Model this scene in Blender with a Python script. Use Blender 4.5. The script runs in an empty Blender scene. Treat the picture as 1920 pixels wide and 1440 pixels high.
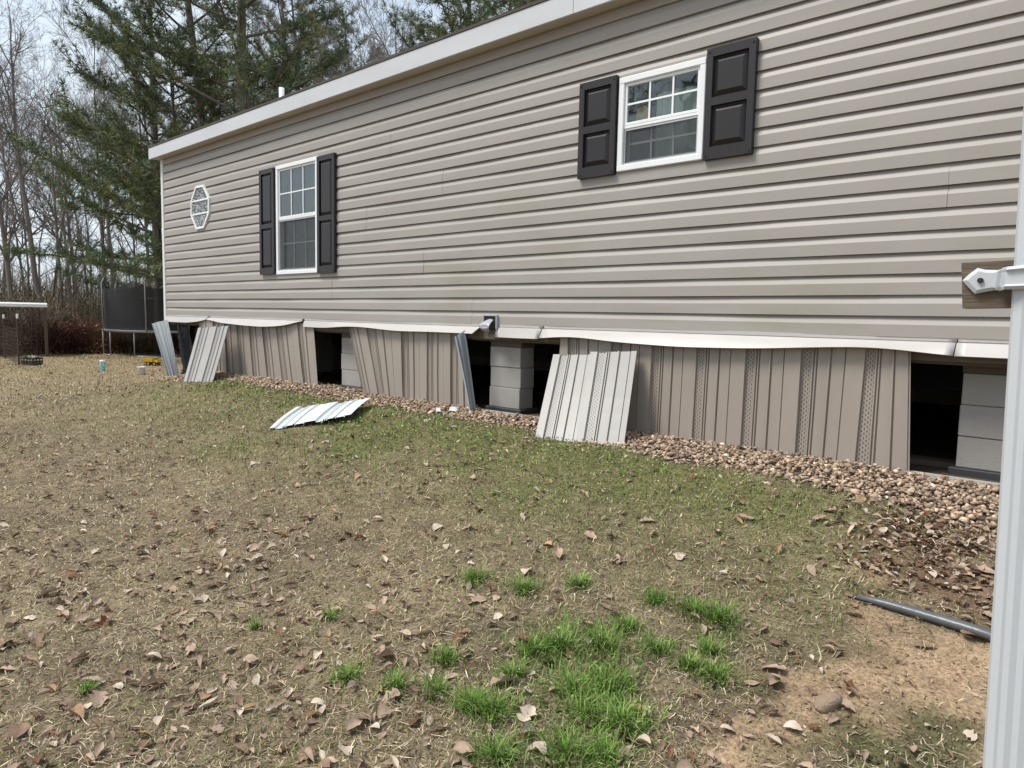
import bpy, math, random
import numpy as np
from mathutils import Matrix, Vector

rnd = random.Random(7)
rng = np.random.default_rng(11)
S = bpy.context.scene
COL = S.collection

# ------------------------------------------------------------------ camera
CRS = .127                       # one siding course (5 in)
DIST = 38.153 * CRS              # camera to wall
ZC = 1.5
Z0 = ZC - .49685 * CRS           # bottom edge of the siding
FPX = 1338.06                    # focal length in photo pixels (1920 wide)
yaw, pit, rol = [math.radians(a) for a in (42.63683, 5.2786, 1.20402)]
_f = np.array([-math.sin(yaw), math.cos(yaw), 0]); _r = np.array([math.cos(yaw), math.sin(yaw), 0]); _u = np.array([0, 0, 1.])
FW = _f * math.cos(pit) - _u * math.sin(pit)
_u2 = _u * math.cos(pit) + _f * math.sin(pit)
RT = _r * math.cos(rol) + _u2 * math.sin(rol)
UP = _u2 * math.cos(rol) - _r * math.sin(rol)
CAM = np.array([0, -DIST, ZC])
cd = bpy.data.cameras.new('camera'); cam = bpy.data.objects.new('camera', cd); COL.objects.link(cam)
cd.sensor_fit = 'HORIZONTAL'; cd.sensor_width = 36; cd.lens = 36 * FPX / 1920; cd.clip_start = .05; cd.clip_end = 1500
cam.matrix_world = Matrix(((RT[0], UP[0], -FW[0], CAM[0]), (RT[1], UP[1], -FW[1], CAM[1]), (RT[2], UP[2], -FW[2], CAM[2]), (0, 0, 0, 1)))
S.camera = cam

# ------------------------------------------------------------------ sky, sun, exposure
SUN_EL, SUN_AZ = math.radians(57), math.radians(218)      # azimuth clockwise from +Y
W = bpy.data.worlds.new('World'); S.world = W; W.use_nodes = True
nt = W.node_tree; nt.nodes.clear()
o = nt.nodes.new('ShaderNodeOutputWorld'); bg = nt.nodes.new('ShaderNodeBackground')
sky = nt.nodes.new('ShaderNodeTexSky'); sky.sky_type = 'NISHITA'; sky.sun_disc = False
sky.sun_elevation = SUN_EL; sky.sun_rotation = SUN_AZ; sky.air_density = 1.0; sky.dust_density = 1.5; sky.ozone_density = 1.0
tc = nt.nodes.new('ShaderNodeTexCoord'); mp = nt.nodes.new('ShaderNodeMapping'); mp.inputs['Scale'].default_value = (1, 1, 2.2)
nz = nt.nodes.new('ShaderNodeTexNoise'); nz.inputs['Scale'].default_value = 2.3; nz.inputs['Detail'].default_value = 6; nz.inputs['Roughness'].default_value = .55
rp = nt.nodes.new('ShaderNodeValToRGB'); rp.color_ramp.elements[0].position = .28; rp.color_ramp.elements[1].position = .62
rp.color_ramp.elements[0].color = (.52,) * 3 + (1,); rp.color_ramp.elements[1].color = (.93,) * 3 + (1,)
mx = nt.nodes.new('ShaderNodeMix'); mx.data_type = 'RGBA'
mx.inputs['B'].default_value = (5.6, 6.3, 6.9, 1)
nt.links.new(tc.outputs['Generated'], mp.inputs[0]); nt.links.new(mp.outputs[0], nz.inputs['Vector'])
nt.links.new(nz.outputs[0], rp.inputs[0]); nt.links.new(rp.outputs[0], mx.inputs['Factor'])
nt.links.new(sky.outputs[0], mx.inputs['A']); nt.links.new(mx.outputs['Result'], bg.inputs[0])
bg.inputs[1].default_value = .1
nt.links.new(bg.outputs[0], o.inputs[0])
sd = bpy.data.lights.new('sun', 'SUN'); so = bpy.data.objects.new('sun', sd); COL.objects.link(so)
sd.energy = 2.3; sd.angle = math.radians(20); sd.color = (1, .96, .9)
sdir = Vector((math.sin(SUN_AZ) * math.cos(SUN_EL), math.cos(SUN_AZ) * math.cos(SUN_EL), math.sin(SUN_EL)))
so.rotation_euler = sdir.to_track_quat('Z', 'Y').to_euler(); so.location = (0, -10, 20)
S.view_settings.view_transform = 'Standard'; S.view_settings.look = 'None'; S.view_settings.gamma = 1
S.view_settings.exposure = 0.7
S.view_settings.use_curve_mapping = False
S.render.engine = 'CYCLES'
S.cycles.max_bounces = 5; S.cycles.transparent_max_bounces = 12

# ------------------------------------------------------------------ helpers
def ray(u, v): return FW + RT * (u - 960) / FPX - UP * (v - 720) / FPX
def wall(u, v, y=0.):
    d = ray(u, v); return CAM + d * ((y + DIST) / d[1])
def dep(u, v, d): return CAM + ray(u, v) * d
_yy = np.linspace(-12, 16, 2801)
_mm = np.interp(_yy, [-6, -4.6, -3.6, -2.6, -1.6, -.9, -.45, 0, 5, 8.5, 16], [0, .02, .07, .19, .36, .5, .57, .6, .6, .1, 0])
_k = np.hanning(61); _k /= _k.sum(); _mm = np.convolve(np.pad(_mm, 30, mode='edge'), _k, 'valid')
def _hash(ix, iy, s): 
    h = np.sin(ix * 127.1 + iy * 311.7 + s * 74.7) * 43758.5453
    return h - np.floor(h)
def vn(x, y, sc, s=0):
    x = np.asarray(x, float) * sc; y = np.asarray(y, float) * sc
    ix, iy = np.floor(x), np.floor(y); fx, fy = x - ix, y - iy
    fx = fx * fx * (3 - 2 * fx); fy = fy * fy * (3 - 2 * fy)
    a = _hash(ix, iy, s); b = _hash(ix + 1, iy, s); c = _hash(ix, iy + 1, s); d = _hash(ix + 1, iy + 1, s)
    return (a * (1 - fx) + b * fx) * (1 - fy) + (c * (1 - fx) + d * fx) * fy
def fbm(x, y, sc, s=0): return .5 * vn(x, y, sc, s) + .3 * vn(x, y, sc * 2.1, s + 1) + .2 * vn(x, y, sc * 4.3, s + 2)
def sst(a, b, x): t = np.clip((np.asarray(x, float) - a) / (b - a), 0, 1); return t * t * (3 - 2 * t)
def H(x, y):
    x = np.asarray(x, float); y = np.asarray(y, float)
    base = np.interp(y, _yy, _mm) * sst(-15, -9.8, x)
    near = 1 - sst(14, 40, np.hypot(x, y + 5))
    und = 1 - sst(-.6, .1, y) * (1 - sst(4.6, 6, y)) * sst(-13, -12.3, x)
    return base + (.035 * (fbm(x, y, .9, 3) - .5) + .03 * (fbm(x, y, 3.5, 5) - .5) + .014 * (vn(x, y, 11., 6) - .5)) * near * und + .25 * (fbm(x, y, .07, 9) - .5) * (1 - near)
_tt = np.concatenate([np.arange(.8, 9, .01), np.arange(9, 90, .03)])
def hit(u, v):
    d = ray(u, v); Q = CAM[None] + _tt[:, None] * d[None]
    k = np.nonzero(Q[:, 2] < H(Q[:, 0], Q[:, 1]))[0]
    t = _tt[k[0]] - (.005 if _tt[k[0]] < 9 else .015) if len(k) else 30
    return CAM + d * t
def on(p): return (float(p[0]), float(p[1]), float(H(p[0], p[1])))

def mesh_np(name, V, F, mats=(), mi=None, col=None, smooth=False, uv=None):
    """V (n,3); F list of arrays (tri / quad arrays) or list of tuples"""
    me = bpy.data.meshes.new(name)
    if isinstance(F, (list, tuple)) and len(F) and isinstance(F[0], np.ndarray) and F[0].ndim == 2:
        V = np.asarray(V, np.float32)
        nl = sum(f.size for f in F); nf = sum(len(f) for f in F)
        me.vertices.add(len(V)); me.vertices.foreach_set('co', V.ravel())
        me.loops.add(nl); me.loops.foreach_set('vertex_index', np.concatenate([f.ravel() for f in F]).astype(np.int32))
        tot = np.concatenate([np.full(len(f), f.shape[1]) for f in F]); st = np.concatenate([[0], np.cumsum(tot)[:-1]])
        me.polygons.add(nf); me.polygons.foreach_set('loop_start', st.astype(np.int32)); me.polygons.foreach_set('loop_total', tot.astype(np.int32))
    else:
        me.from_pydata([tuple(map(float, v)) for v in V], [], [tuple(int(i) for i in f) for f in F]); nf = len(me.polygons)
    for m in mats: me.materials.append(m)
    if mi is not None: me.polygons.foreach_set('material_index', np.asarray(mi, np.int32))
    if smooth: me.polygons.foreach_set('use_smooth', np.ones(nf, bool))
    if col is not None:
        a = me.color_attributes.new('col', 'FLOAT_COLOR', 'POINT')
        c = np.ones((len(V), 4), np.float32); c[:, :3] = col; a.data.foreach_set('color', c.ravel())
    if uv is not None:
        l = me.uv_layers.new(name='UVMap'); idx = np.zeros(len(me.loops), np.int32); me.loops.foreach_get('vertex_index', idx)
        l.data.foreach_set('uv', np.asarray(uv, np.float32)[idx].ravel())
    me.update(calc_edges=True); me.validate()
    return me
def obj(name, me, parent=None, label=None, cat=None, group=None, kind=None, loc=None, rot=None, scale=None):
    ob = bpy.data.objects.new(name, me); COL.objects.link(ob)
    if parent: ob.parent = parent
    if label: ob['label'] = label
    if cat: ob['category'] = cat
    if group: ob['group'] = group
    if kind: ob['kind'] = kind
    if loc is not None: ob.location = tuple(float(a) for a in loc)
    if rot is not None: ob.rotation_euler = rot
    if scale is not None: ob.scale = scale if hasattr(scale, '__len__') else (scale,) * 3
    return ob
def empty(name, loc, label, cat, group=None, rz=0):
    e = obj(name, None, None, label, cat, group, None, loc, (0, 0, rz)); e.empty_display_size = .2
    return e
def copy_tree(o, parent=None):
    c = o.copy(); COL.objects.link(c); c.parent = parent
    for ch in list(o.children): copy_tree(ch, c)
    return c

class MB:
    def __init__(s): s.v = []; s.f = []; s.m = []
    def add(s, V, F, m=0):
        b = len(s.v); s.v += [tuple(map(float, p)) for p in V]; s.f += [tuple(int(i) + b for i in f) for f in F]; s.m += [m] * len(F); return s
    def box(s, x0, x1, y0, y1, z0, z1, m=0):
        return s.add([(x, y, z) for z in (z0, z1) for y in (y0, y1) for x in (x0, x1)], [(0, 2, 3, 1), (4, 5, 7, 6), (0, 1, 5, 4), (2, 6, 7, 3), (0, 4, 6, 2), (1, 3, 7, 5)], m)
    def bbox(s, x0, x1, y0, y1, z0, z1, b=.004, m=0):
        """box with chamfered edges"""
        V = []; 
        for sx, x in ((-1, x0), (1, x1)):
            for sy, y in ((-1, y0), (1, y1)):
                for sz, z in ((-1, z0), (1, z1)):
                    V += [(x, y - sy * b, z - sz * b), (x - sx * b, y, z - sz * b), (x - sx * b, y - sy * b, z)]
        i = lambda a, bb, c, k: ((a * 2 + bb) * 2 + c) * 3 + k
        F = []
        for a in (0, 1):
            F.append([i(a, 0, 0, 0), i(a, 1, 0, 0), i(a, 1, 1, 0), i(a, 0, 1, 0)][::1 if a else -1])
            F.append([i(0, a, 0, 1), i(0, a, 1, 1), i(1, a, 1, 1), i(1, a, 0, 1)][::1 if a else -1])
            F.append([i(0, 0, a, 2), i(1, 0, a, 2), i(1, 1, a, 2), i(0, 1, a, 2)][::1 if a else -1])
        for a in (0, 1):
            for c in (0, 1):
                F.append([i(a, c, 0, 0), i(a, c, 1, 0), i(a, c, 1, 1), i(a, c, 0, 1)])
                F.append([i(a, 0, c, 0), i(a, 1, c, 0), i(a, 1, c, 2), i(a, 0, c, 2)])
                F.append([i(0, a, c, 1), i(1, a, c, 1), i(1, a, c, 2), i(0, a, c, 2)])
                for e in (0, 1): F.append([i(a, c, e, 0), i(a, c, e, 1), i(a, c, e, 2)])
        return s.add(V, F, m)
    def tube(s, P, R, n=8, cap=True, m=0, flat=1.):
        P = [np.array(p, float) for p in P]
        if not hasattr(R, '__len__'): R = [R] * len(P)
        V = []; ref = None
        for k, p in enumerate(P):
            t = P[min(k + 1, len(P) - 1)] - P[max(k - 1, 0)]; t /= np.linalg.norm(t) + 1e-9
            a = np.cross(t, [0, 0, 1.]) if abs(t[2]) < .95 else np.cross(t, [1., 0, 0])
            a /= np.linalg.norm(a); b = np.cross(a, t)
            for j in range(n):
                w = 2 * math.pi * j / n; V.append(p + R[k] * (a * math.cos(w) + b * math.sin(w) * flat))
        F = [(k * n + j, k * n + (j + 1) % n, (k + 1) * n + (j + 1) % n, (k + 1) * n + j) for k in range(len(P) - 1) for j in range(n)]
        if cap: F += [tuple(range(n))[::-1], tuple(range((len(P) - 1) * n, len(P) * n))]
        return s.add(V, F, m)
    def grid(s, G, m=0, close=False):
        G = [[tuple(p) for p in row] for row in G]; nr, nc = len(G), len(G[0])
        F = [(r * nc + c, r * nc + c + 1, (r + 1) * nc + c + 1, (r + 1) * nc + c) for r in range(nr - 1) for c in range(nc - 1)]
        return s.add([p for row in G for p in row], F, m)
    def prism(s, poly, y0, y1, m=0):
        """polygon in xz, extruded along y"""
        n = len(poly); V = [(x, y0, z) for x, z in poly] + [(x, y1, z) for x, z in poly]
        return s.add(V, [tuple(range(n)), tuple(range(n, 2 * n))[::-1]] + [(i, i + n, (i + 1) % n + n, (i + 1) % n) for i in range(n)], m)
    def mesh(s, name, mats, smooth=False):
        me = mesh_np(name, s.v, s.f, mats if isinstance(mats, (list, tuple)) else [mats], s.m, smooth=smooth)
        import bmesh
        bm = bmesh.new(); bm.from_mesh(me); bmesh.ops.recalc_face_normals(bm, faces=bm.faces); bm.to_mesh(me); bm.free()
        return me
    def obj(s, name, mats, parent=None, smooth=False, **k): return obj(name, s.mesh(name, mats, smooth), parent, **k)

# ------------------------------------------------------------------ materials
def mat(name, c, rough=.6, var=.15, sc=6., bump=0., bsc=60., spec=.5, c2=None, stretch=(1, 1, 1), metal=0., attr=False, detail=5., sub=0., coord='Object', var2=0., sc2=1.):
    m = bpy.data.materials.new(name); m.use_nodes = True; n = m.node_tree.nodes; l = m.node_tree.links
    b = n['Principled BSDF']; b.inputs['Roughness'].default_value = rough; b.inputs['Specular IOR Level'].default_value = spec; b.inputs['Metallic'].default_value = metal
    if coord == 'pos':
        tc = n.new('ShaderNodeNewGeometry'); src = tc.outputs['Position']
    else:
        tc = n.new('ShaderNodeTexCoord'); src = tc.outputs[coord]
    mp = n.new('ShaderNodeMapping'); mp.inputs['Scale'].default_value = stretch; l.new(src, mp.inputs[0])
    nz = n.new('ShaderNodeTexNoise'); nz.inputs['Scale'].default_value = sc; nz.inputs['Detail'].default_value = detail; l.new(mp.outputs[0], nz.inputs['Vector'])
    if attr:
        a = n.new('ShaderNodeVertexColor'); a.layer_name = 'col'; base = a.outputs[0]
    else:
        mx = n.new('ShaderNodeMix'); mx.data_type = 'RGBA'; c2 = c2 or tuple(x * .7 for x in c)
        r0 = n.new('ShaderNodeMapRange'); r0.inputs['From Min'].default_value = .3; r0.inputs['From Max'].default_value = .7; l.new(nz.outputs[0], r0.inputs[0])
        ml = n.new('ShaderNodeMath'); ml.operation = 'MULTIPLY'; ml.inputs[1].default_value = min(1, var * 2) ; l.new(r0.outputs[0], ml.inputs[0])
        mx.inputs['A'].default_value = (*c, 1); mx.inputs['B'].default_value = (*c2, 1); l.new(ml.outputs[0], mx.inputs['Factor']); base = mx.outputs['Result']
    hv = n.new('ShaderNodeHueSaturation'); l.new(base, hv.inputs['Color'])
    rr = n.new('ShaderNodeMapRange'); rr.inputs['From Min'].default_value = .25; rr.inputs['From Max'].default_value = .75
    rr.inputs['To Min'].default_value = 1 - var; rr.inputs['To Max'].default_value = 1 + var; 
    if var2:
        nz2 = n.new('ShaderNodeTexNoise'); nz2.inputs['Scale'].default_value = sc2; nz2.inputs['Detail'].default_value = 4; l.new(src, nz2.inputs['Vector'])
        rr.inputs['To Min'].default_value = 1 - var2; rr.inputs['To Max'].default_value = 1 + var2; l.new(nz2.outputs[0], rr.inputs[0])
    else: l.new(nz.outputs[0], rr.inputs[0])
    l.new(rr.outputs[0], hv.inputs['Value']); l.new(hv.outputs[0], b.inputs['Base Color'])
    if bump:
        nb = n.new('ShaderNodeTexNoise'); nb.inputs['Scale'].default_value = bsc; nb.inputs['Detail'].default_value = 4; l.new(mp.outputs[0], nb.inputs['Vector'])
        bp = n.new('ShaderNodeBump'); bp.inputs['Strength'].default_value = bump; bp.inputs['Distance'].default_value = .01; l.new(nb.outputs[0], bp.inputs['Height']); l.new(bp.outputs[0], b.inputs['Normal'])
    if sub:
        b.inputs['Subsurface Weight'].default_value = 0
    return m

def siding_mat():
    m = mat('siding_vinyl', (.365, .335, .305), .5, .06, 3., 0, spec=.35, c2=(.33, .305, .28), stretch=(.35, 1, 2.2), coord='pos')
    n = m.node_tree.nodes; l = m.node_tree.links; b = n['Principled BSDF']
    src = b.inputs['Base Color'].links[0].from_socket
    g = n.new('ShaderNodeNewGeometry')
    mp = n.new('ShaderNodeMapping'); mp.inputs['Scale'].default_value = (.55, 1, 1.6); l.new(g.outputs['Position'], mp.inputs[0])
    nz = n.new('ShaderNodeTexNoise'); nz.inputs['Scale'].default_value = 1.5; nz.inputs['Detail'].default_value = 6; l.new(mp.outputs[0], nz.inputs['Vector'])
    r = n.new('ShaderNodeMapRange'); r.inputs['From Min'].default_value = .5; r.inputs['From Max'].default_value = .72; r.inputs['To Max'].default_value = .5; l.new(nz.outputs[0], r.inputs[0])
    # mildew sits in a belt of the wall between the two windows and below the right one
    sp = n.new('ShaderNodeSeparateXYZ'); l.new(g.outputs['Position'], sp.inputs[0])
    r2 = n.new('ShaderNodeMapRange'); r2.inputs['From Min'].default_value = 3.1; r2.inputs['From Max'].default_value = 2.3; l.new(sp.outputs[2], r2.inputs[0])
    r3 = n.new('ShaderNodeMapRange'); r3.inputs['From Min'].default_value = -8; r3.inputs['From Max'].default_value = -5; l.new(sp.outputs[0], r3.inputs[0])
    m1 = n.new('ShaderNodeMath'); m1.operation = 'MULTIPLY'; l.new(r.outputs[0], m1.inputs[0]); l.new(r2.outputs[0], m1.inputs[1])
    m2 = n.new('ShaderNodeMath'); m2.operation = 'MULTIPLY'; l.new(m1.outputs[0], m2.inputs[0]); l.new(r3.outputs[0], m2.inputs[1])
    mx = n.new('ShaderNodeMix'); mx.data_type = 'RGBA'; mx.inputs['B'].default_value = (.285, .262, .19, 1); l.new(m2.outputs[0], mx.inputs['Factor']); l.new(src, mx.inputs['A'])
    l.new(mx.outputs['Result'], b.inputs['Base Color'])
    return m

def skirt_mat(name, c, rough=.45, back=None):
    """vinyl with rows of small slots in the vent strip (u between 2 and 19 % of the panel)"""
    m = mat(name, c, rough, .07, 4., 0, spec=.4, c2=tuple(x * .86 for x in c), stretch=(1, 1, .3))
    n = m.node_tree.nodes; l = m.node_tree.links; b = n['Principled BSDF']
    src = b.inputs['Base Color'].links[0].from_socket
    uv = n.new('ShaderNodeUVMap'); sp = n.new('ShaderNodeSeparateXYZ'); l.new(uv.outputs[0], sp.inputs[0])
    def M(op, a, bb=None, c_=None):
        k = n.new('ShaderNodeMath'); k.operation = op
        for i, q in enumerate((a, bb, c_)):
            if q is None: continue
            if isinstance(q, (int, float)): k.inputs[i].default_value = q
            else: l.new(q, k.inputs[i])
        return k.outputs[0]
    u, v = sp.outputs[0], sp.outputs[1]
    PU, PV = .0155, .030
    ru = M('FLOOR', M('DIVIDE', u, PU)); odd = M('MODULO', ru, 2.)
    fu = M('ABSOLUTE', M('SUBTRACT', M('FRACT', M('DIVIDE', u, PU)), .5))
    fv = M('ABSOLUTE', M('SUBTRACT', M('FRACT', M('ADD', M('DIVIDE', v, PV), M('MULTIPLY', odd, .5))), .5))
    hole = M('LESS_THAN', M('ADD', M('MULTIPLY', fu, 1.15), M('MULTIPLY', fv, 1.0)), .36)
    ins = M('MULTIPLY', M('GREATER_THAN', u, .0085), M('LESS_THAN', u, .0715))
    fac = M('MULTIPLY', M('MULTIPLY', hole, ins), .9)
    mx = n.new('ShaderNodeMix'); mx.data_type = 'RGBA'; mx.inputs['B'].default_value = (c[0] * .25, c[1] * .25, c[2] * .25, 1)
    l.new(fac, mx.inputs['Factor']); l.new(src, mx.inputs['A']); l.new(mx.outputs['Result'], b.inputs['Base Color'])
    bp = n.new('ShaderNodeBump'); bp.inputs['Strength'].default_value = .6; bp.inputs['Distance'].default_value = .004; bp.invert = True
    l.new(fac, bp.inputs['Height']); l.new(bp.outputs[0], b.inputs['Normal'])
    return m

def glass_mat(name, tint=(.9, .95, .93), f0=.06, smear=0.):
    m = bpy.data.materials.new(name); m.use_nodes = True; n = m.node_tree.nodes; l = m.node_tree.links; n.clear()
    out = n.new('ShaderNodeOutputMaterial'); mix = n.new('ShaderNodeMixShader'); tr = n.new('ShaderNodeBsdfTransparent'); gl = n.new('ShaderNodeBsdfGlossy')
    tr.inputs[0].default_value = (*tint, 1); gl.inputs['Roughness'].default_value = .02; gl.inputs['Color'].default_value = (1, 1, 1, 1)
    fr = n.new('ShaderNodeFresnel'); fr.inputs[0].default_value = 1.5
    mm = n.new('ShaderNodeMath'); mm.operation = 'MULTIPLY_ADD'; mm.inputs[1].default_value = .95; mm.inputs[2].default_value = .01; l.new(fr.outputs[0], mm.inputs[0])
    # slightly wavy panes
    tc = n.new('ShaderNodeTexCoord'); nz = n.new('ShaderNodeTexNoise'); nz.inputs['Scale'].default_value = 3; l.new(tc.outputs['Object'], nz.inputs['Vector'])
    bp = n.new('ShaderNodeBump'); bp.inputs['Strength'].default_value = .25; bp.inputs['Distance'].default_value = .02; l.new(nz.outputs[0], bp.inputs['Height']); l.new(bp.outputs[0], gl.inputs['Normal'])
    l.new(mm.outputs[0], mix.inputs[0]); l.new(tr.outputs[0], mix.inputs[1]); l.new(gl.outputs[0], mix.inputs[2]); l.new(mix.outputs[0], out.inputs[0])
    return m
def mesh_cloth_mat(name, c, alpha):
    m = bpy.data.materials.new(name); m.use_nodes = True; n = m.node_tree.nodes; l = m.node_tree.links; b = n['Principled BSDF']
    b.inputs['Base Color'].default_value = (*c, 1); b.inputs['Roughness'].default_value = .7; b.inputs['Alpha'].default_value = alpha
    tc = n.new('ShaderNodeTexCoord'); nz = n.new('ShaderNodeTexNoise'); nz.inputs['Scale'].default_value = 1.3; l.new(tc.outputs['Object'], nz.inputs['Vector'])
    r = n.new('ShaderNodeMapRange'); r.inputs['To Min'].default_value = alpha - .12; r.inputs['To Max'].default_value = alpha + .12; l.new(nz.outputs[0], r.inputs[0]); l.new(r.outputs[0], b.inputs['Alpha'])
    return m

M = {}
M['siding'] = siding_mat()
M['skirt'] = skirt_mat('skirting_vinyl', (.335, .288, .248))
M['skirt_light'] = skirt_mat('skirting_vinyl_pale', (.34, .325, .303), .4)  # paler and greyer than the standing panels
M['skirt_white'] = skirt_mat('skirting_vinyl_sky_white', (.70, .74, .75), .3)  # white vinyl, with the bluish sky reflection put into its colour
M['skirt_grey'] = skirt_mat('skirting_vinyl_grey_back', (.33, .35, .36), .4)
M['trim'] = mat('trim_vinyl', (.50, .468, .445), .4, .06, 3., c2=(.44, .41, .385), stretch=(1, 1, 4))
M['white_trim'] = mat('white_trim', (.72, .72, .71), .45, .06, 4., c2=(.6, .6, .58))
M['fascia'] = mat('fascia_white', (.58, .59, .61), .45, .08, 1.5, c2=(.50, .50, .50), stretch=(1, 1, 3))
M['soffit'] = mat('soffit', (.50, .45, .38), .6, .1, 3.)  # whitish soffit; the tan-brown of its shade is put into the colour
M['shingle'] = mat('shingle', (.09, .075, .06), .95, .25, 30, .4, 90)
M['shutter'] = mat('shutter_brown', (.026, .022, .0235), .42, .12, 5., .12, 120, spec=.4, stretch=(1, 1, .25))
M['window_white'] = mat('window_vinyl', (.84, .85, .86), .35, .04, 3., c2=(.77, .77, .77))
M['window_grey'] = mat('sash_channel', (.45, .46, .46), .5, .1, 5.)
M['glass'] = glass_mat('glass')
M['screen'] = mesh_cloth_mat('insect_screen', (.055, .06, .065), .5)
M['net'] = mesh_cloth_mat('safety_net', (.02, .021, .022), .78)
M['shade'] = mesh_cloth_mat('shade_cloth', (.03, .03, .028), .35)
M['curtain'] = mat('curtain_white', (.80, .86, .82), .9, .12, 7., c2=(.62, .68, .65), stretch=(1, 1, .2))
M['dark'] = mat('dark_interior', (.03, .03, .03), .9, .1)
M['yellow'] = mat('yellow_paper', (.62, .43, .07), .6, .15, 12)
M['block'] = mat('concrete_block', (.36, .34, .315), .9, .16, 9., .5, 160, c2=(.27, .25, .235), var2=.14, sc2=2.3, coord='pos')
M['under_wood'] = mat('frame_wood', (.13, .10, .075), .85, .25, 8., .2, 60, stretch=(.1, 1, 1))
M['steel'] = mat('chassis_steel', (.04, .04, .042), .6, .2, 6)
M['black_plastic'] = mat('black_plastic', (.018, .018, .02), .35, .3, 5., .5, 9, spec=.5)
M['vent_grey'] = mat('vent_plastic', (.42, .41, .44), .4, .1, 20)
M['vent_dark'] = mat('vent_dark', (.03, .03, .035), .6, .1)
M['metal_white'] = mat('downspout_white', (.54, .56, .58), .4, .06, 2., c2=(.47, .50, .50), stretch=(1, 1, .3))
M['mildew'] = mat('mildew', (.33, .36, .2), .7, .3, 30)
M['rail'] = mat('weathered_board', (.20, .15, .10), .8, .5, 30., .35, 50, c2=(.055, .04, .028), stretch=(.16, 1, 3.2))
M['pipe'] = mat('hose_grey', (.10, .105, .112), .34, .2, 8., .2, 30)
M['stone'] = mat('stone_brown', (.33, .24, .17), .9, .35, 40., .8, 90, c2=(.17, .12, .085))
M['bark'] = mat('pine_bark', (.15, .118, .097), .95, .35, 14., .9, 22, c2=(.08, .064, .055), stretch=(1, 1, .25))
M['bark_grey'] = mat('bare_bark', (.27, .235, .205), .95, .3, 10., .6, 25, c2=(.15, .128, .112), stretch=(1, 1, .3), coord='pos')
M['needle'] = mat('needles', (.05, .08, .03), .55, .3, 1.2, attr=True, spec=.25)
M['blade'] = mat('grass', (.2, .2, .1), .8, .18, 2., attr=True, spec=.15, coord='pos')
M['leafmat'] = mat('leaf_litter', (.3, .2, .1), .75, .22, 30., attr=True, spec=.2)
M['twig'] = mat('twigs', (.15, .1, .08), .9, .25, 2., attr=True, spec=.1, coord='pos')
M['gravel'] = mat('gravel', (.3, .25, .2), .85, .25, 60., .3, 120, attr=True, spec=.25, coord='pos')
M['rust'] = mat('rusty_steel', (.07, .042, .032), .8, .3, 20)
M['galv'] = mat('galvanised', (.36, .37, .38), .45, .15, 10, metal=.5)
M['teal'] = mat('teal_plastic', (.22, .55, .52), .4, .1, 10, c2=(.30, .6, .58))
M['white_plastic'] = mat('white_plastic', (.85, .86, .83), .4, .08, 10)
M['truck_yellow'] = mat('yellow_plastic', (.74, .43, .015), .35, .08, 10, c2=(.6, .34, .01))
M['tyre'] = mat('black_tyre', (.018, .018, .02), .7, .1)
M['wire'] = mat('wire', (.14, .13, .12), .6, .2)

# ground colour: vertex colour x fine noise
def ground_mat():
    m = mat('ground_soil', (.2, .15, .1), .95, .3, 9., .0, attr=True, spec=.1, coord='pos')
    n = m.node_tree.nodes; l = m.node_tree.links; b = n['Principled BSDF']
    g = n.new('ShaderNodeNewGeometry'); hs = 0
    nz = n.new('ShaderNodeTexNoise'); nz.inputs['Scale'].default_value = 70; nz.inputs['Detail'].default_value = 5; nz.inputs['Roughness'].default_value = .75; l.new(g.outputs['Position'], nz.inputs['Vector'])
    r = n.new('ShaderNodeMapRange'); r.inputs['From Min'].default_value = .3; r.inputs['From Max'].default_value = .7; r.inputs['To Min'].default_value = .35; r.inputs['To Max'].default_value = 1.6; l.new(nz.outputs[0], r.inputs[0])
    src = b.inputs['Base Color'].links[0].from_socket
    mx = n.new('ShaderNodeMix'); mx.data_type = 'RGBA'; mx.blend_type = 'MULTIPLY'; mx.inputs['Factor'].default_value = 1; l.new(src, mx.inputs['A']); l.new(r.outputs[0], mx.inputs['B'])
    l.new(mx.outputs['Result'], b.inputs['Base Color'])
    bp = n.new('ShaderNodeBump'); bp.inputs['Strength'].default_value = .9; bp.inputs['Distance'].default_value = .012; l.new(nz.outputs[0], bp.inputs['Height']); l.new(bp.outputs[0], b.inputs['Normal'])
    return m
M['ground'] = ground_mat()

# ------------------------------------------------------------------ ground
def blob(x, y, pts):
    """pts: (u, v, radius_m[, squash]) -> soft mask on the ground"""
    o = np.zeros_like(np.asarray(x, float))
    wob = .55 + .9 * fbm(x, y, 5.5, 31)
    for c, r, w in pts:
        o = np.maximum(o, w * (1 - sst(.45, 1.25, np.hypot(x - c[0], y - c[1]) / (r * wob))))
    return o
def P(u, v, r, w=1.): return (hit(u, v), r, w)
SAND = [P(1660, 1290, .26), P(1560, 1330, .24), P(1480, 1300, .17), P(1750, 1270, .24), P(1440, 1380, .14), P(1390, 1425, .12), P(1800, 1230, .2), P(1640, 1160, .13, .8), P(1740, 1090, .16, .5), P(1630, 1070, .13, .8), P(1820, 1340, .22), P(1690, 1210, .16, .8)]
MOSS = [P(1500, 1200, .17), P(1580, 1215, .12), P(1090, 1180, .14, .8), P(1420, 1290, .1), P(1650, 1400, .22), P(1780, 1400, .2), P(1500, 1420, .14), P(960, 1190, .14, .7), P(1060, 1330, .16, .7), P(1360, 1200, .12)]
LITTER = [P(1740, 1010, .35), P(1790, 1080, .26), P(1680, 1040, .2), P(1850, 1130, .2)]
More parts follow.
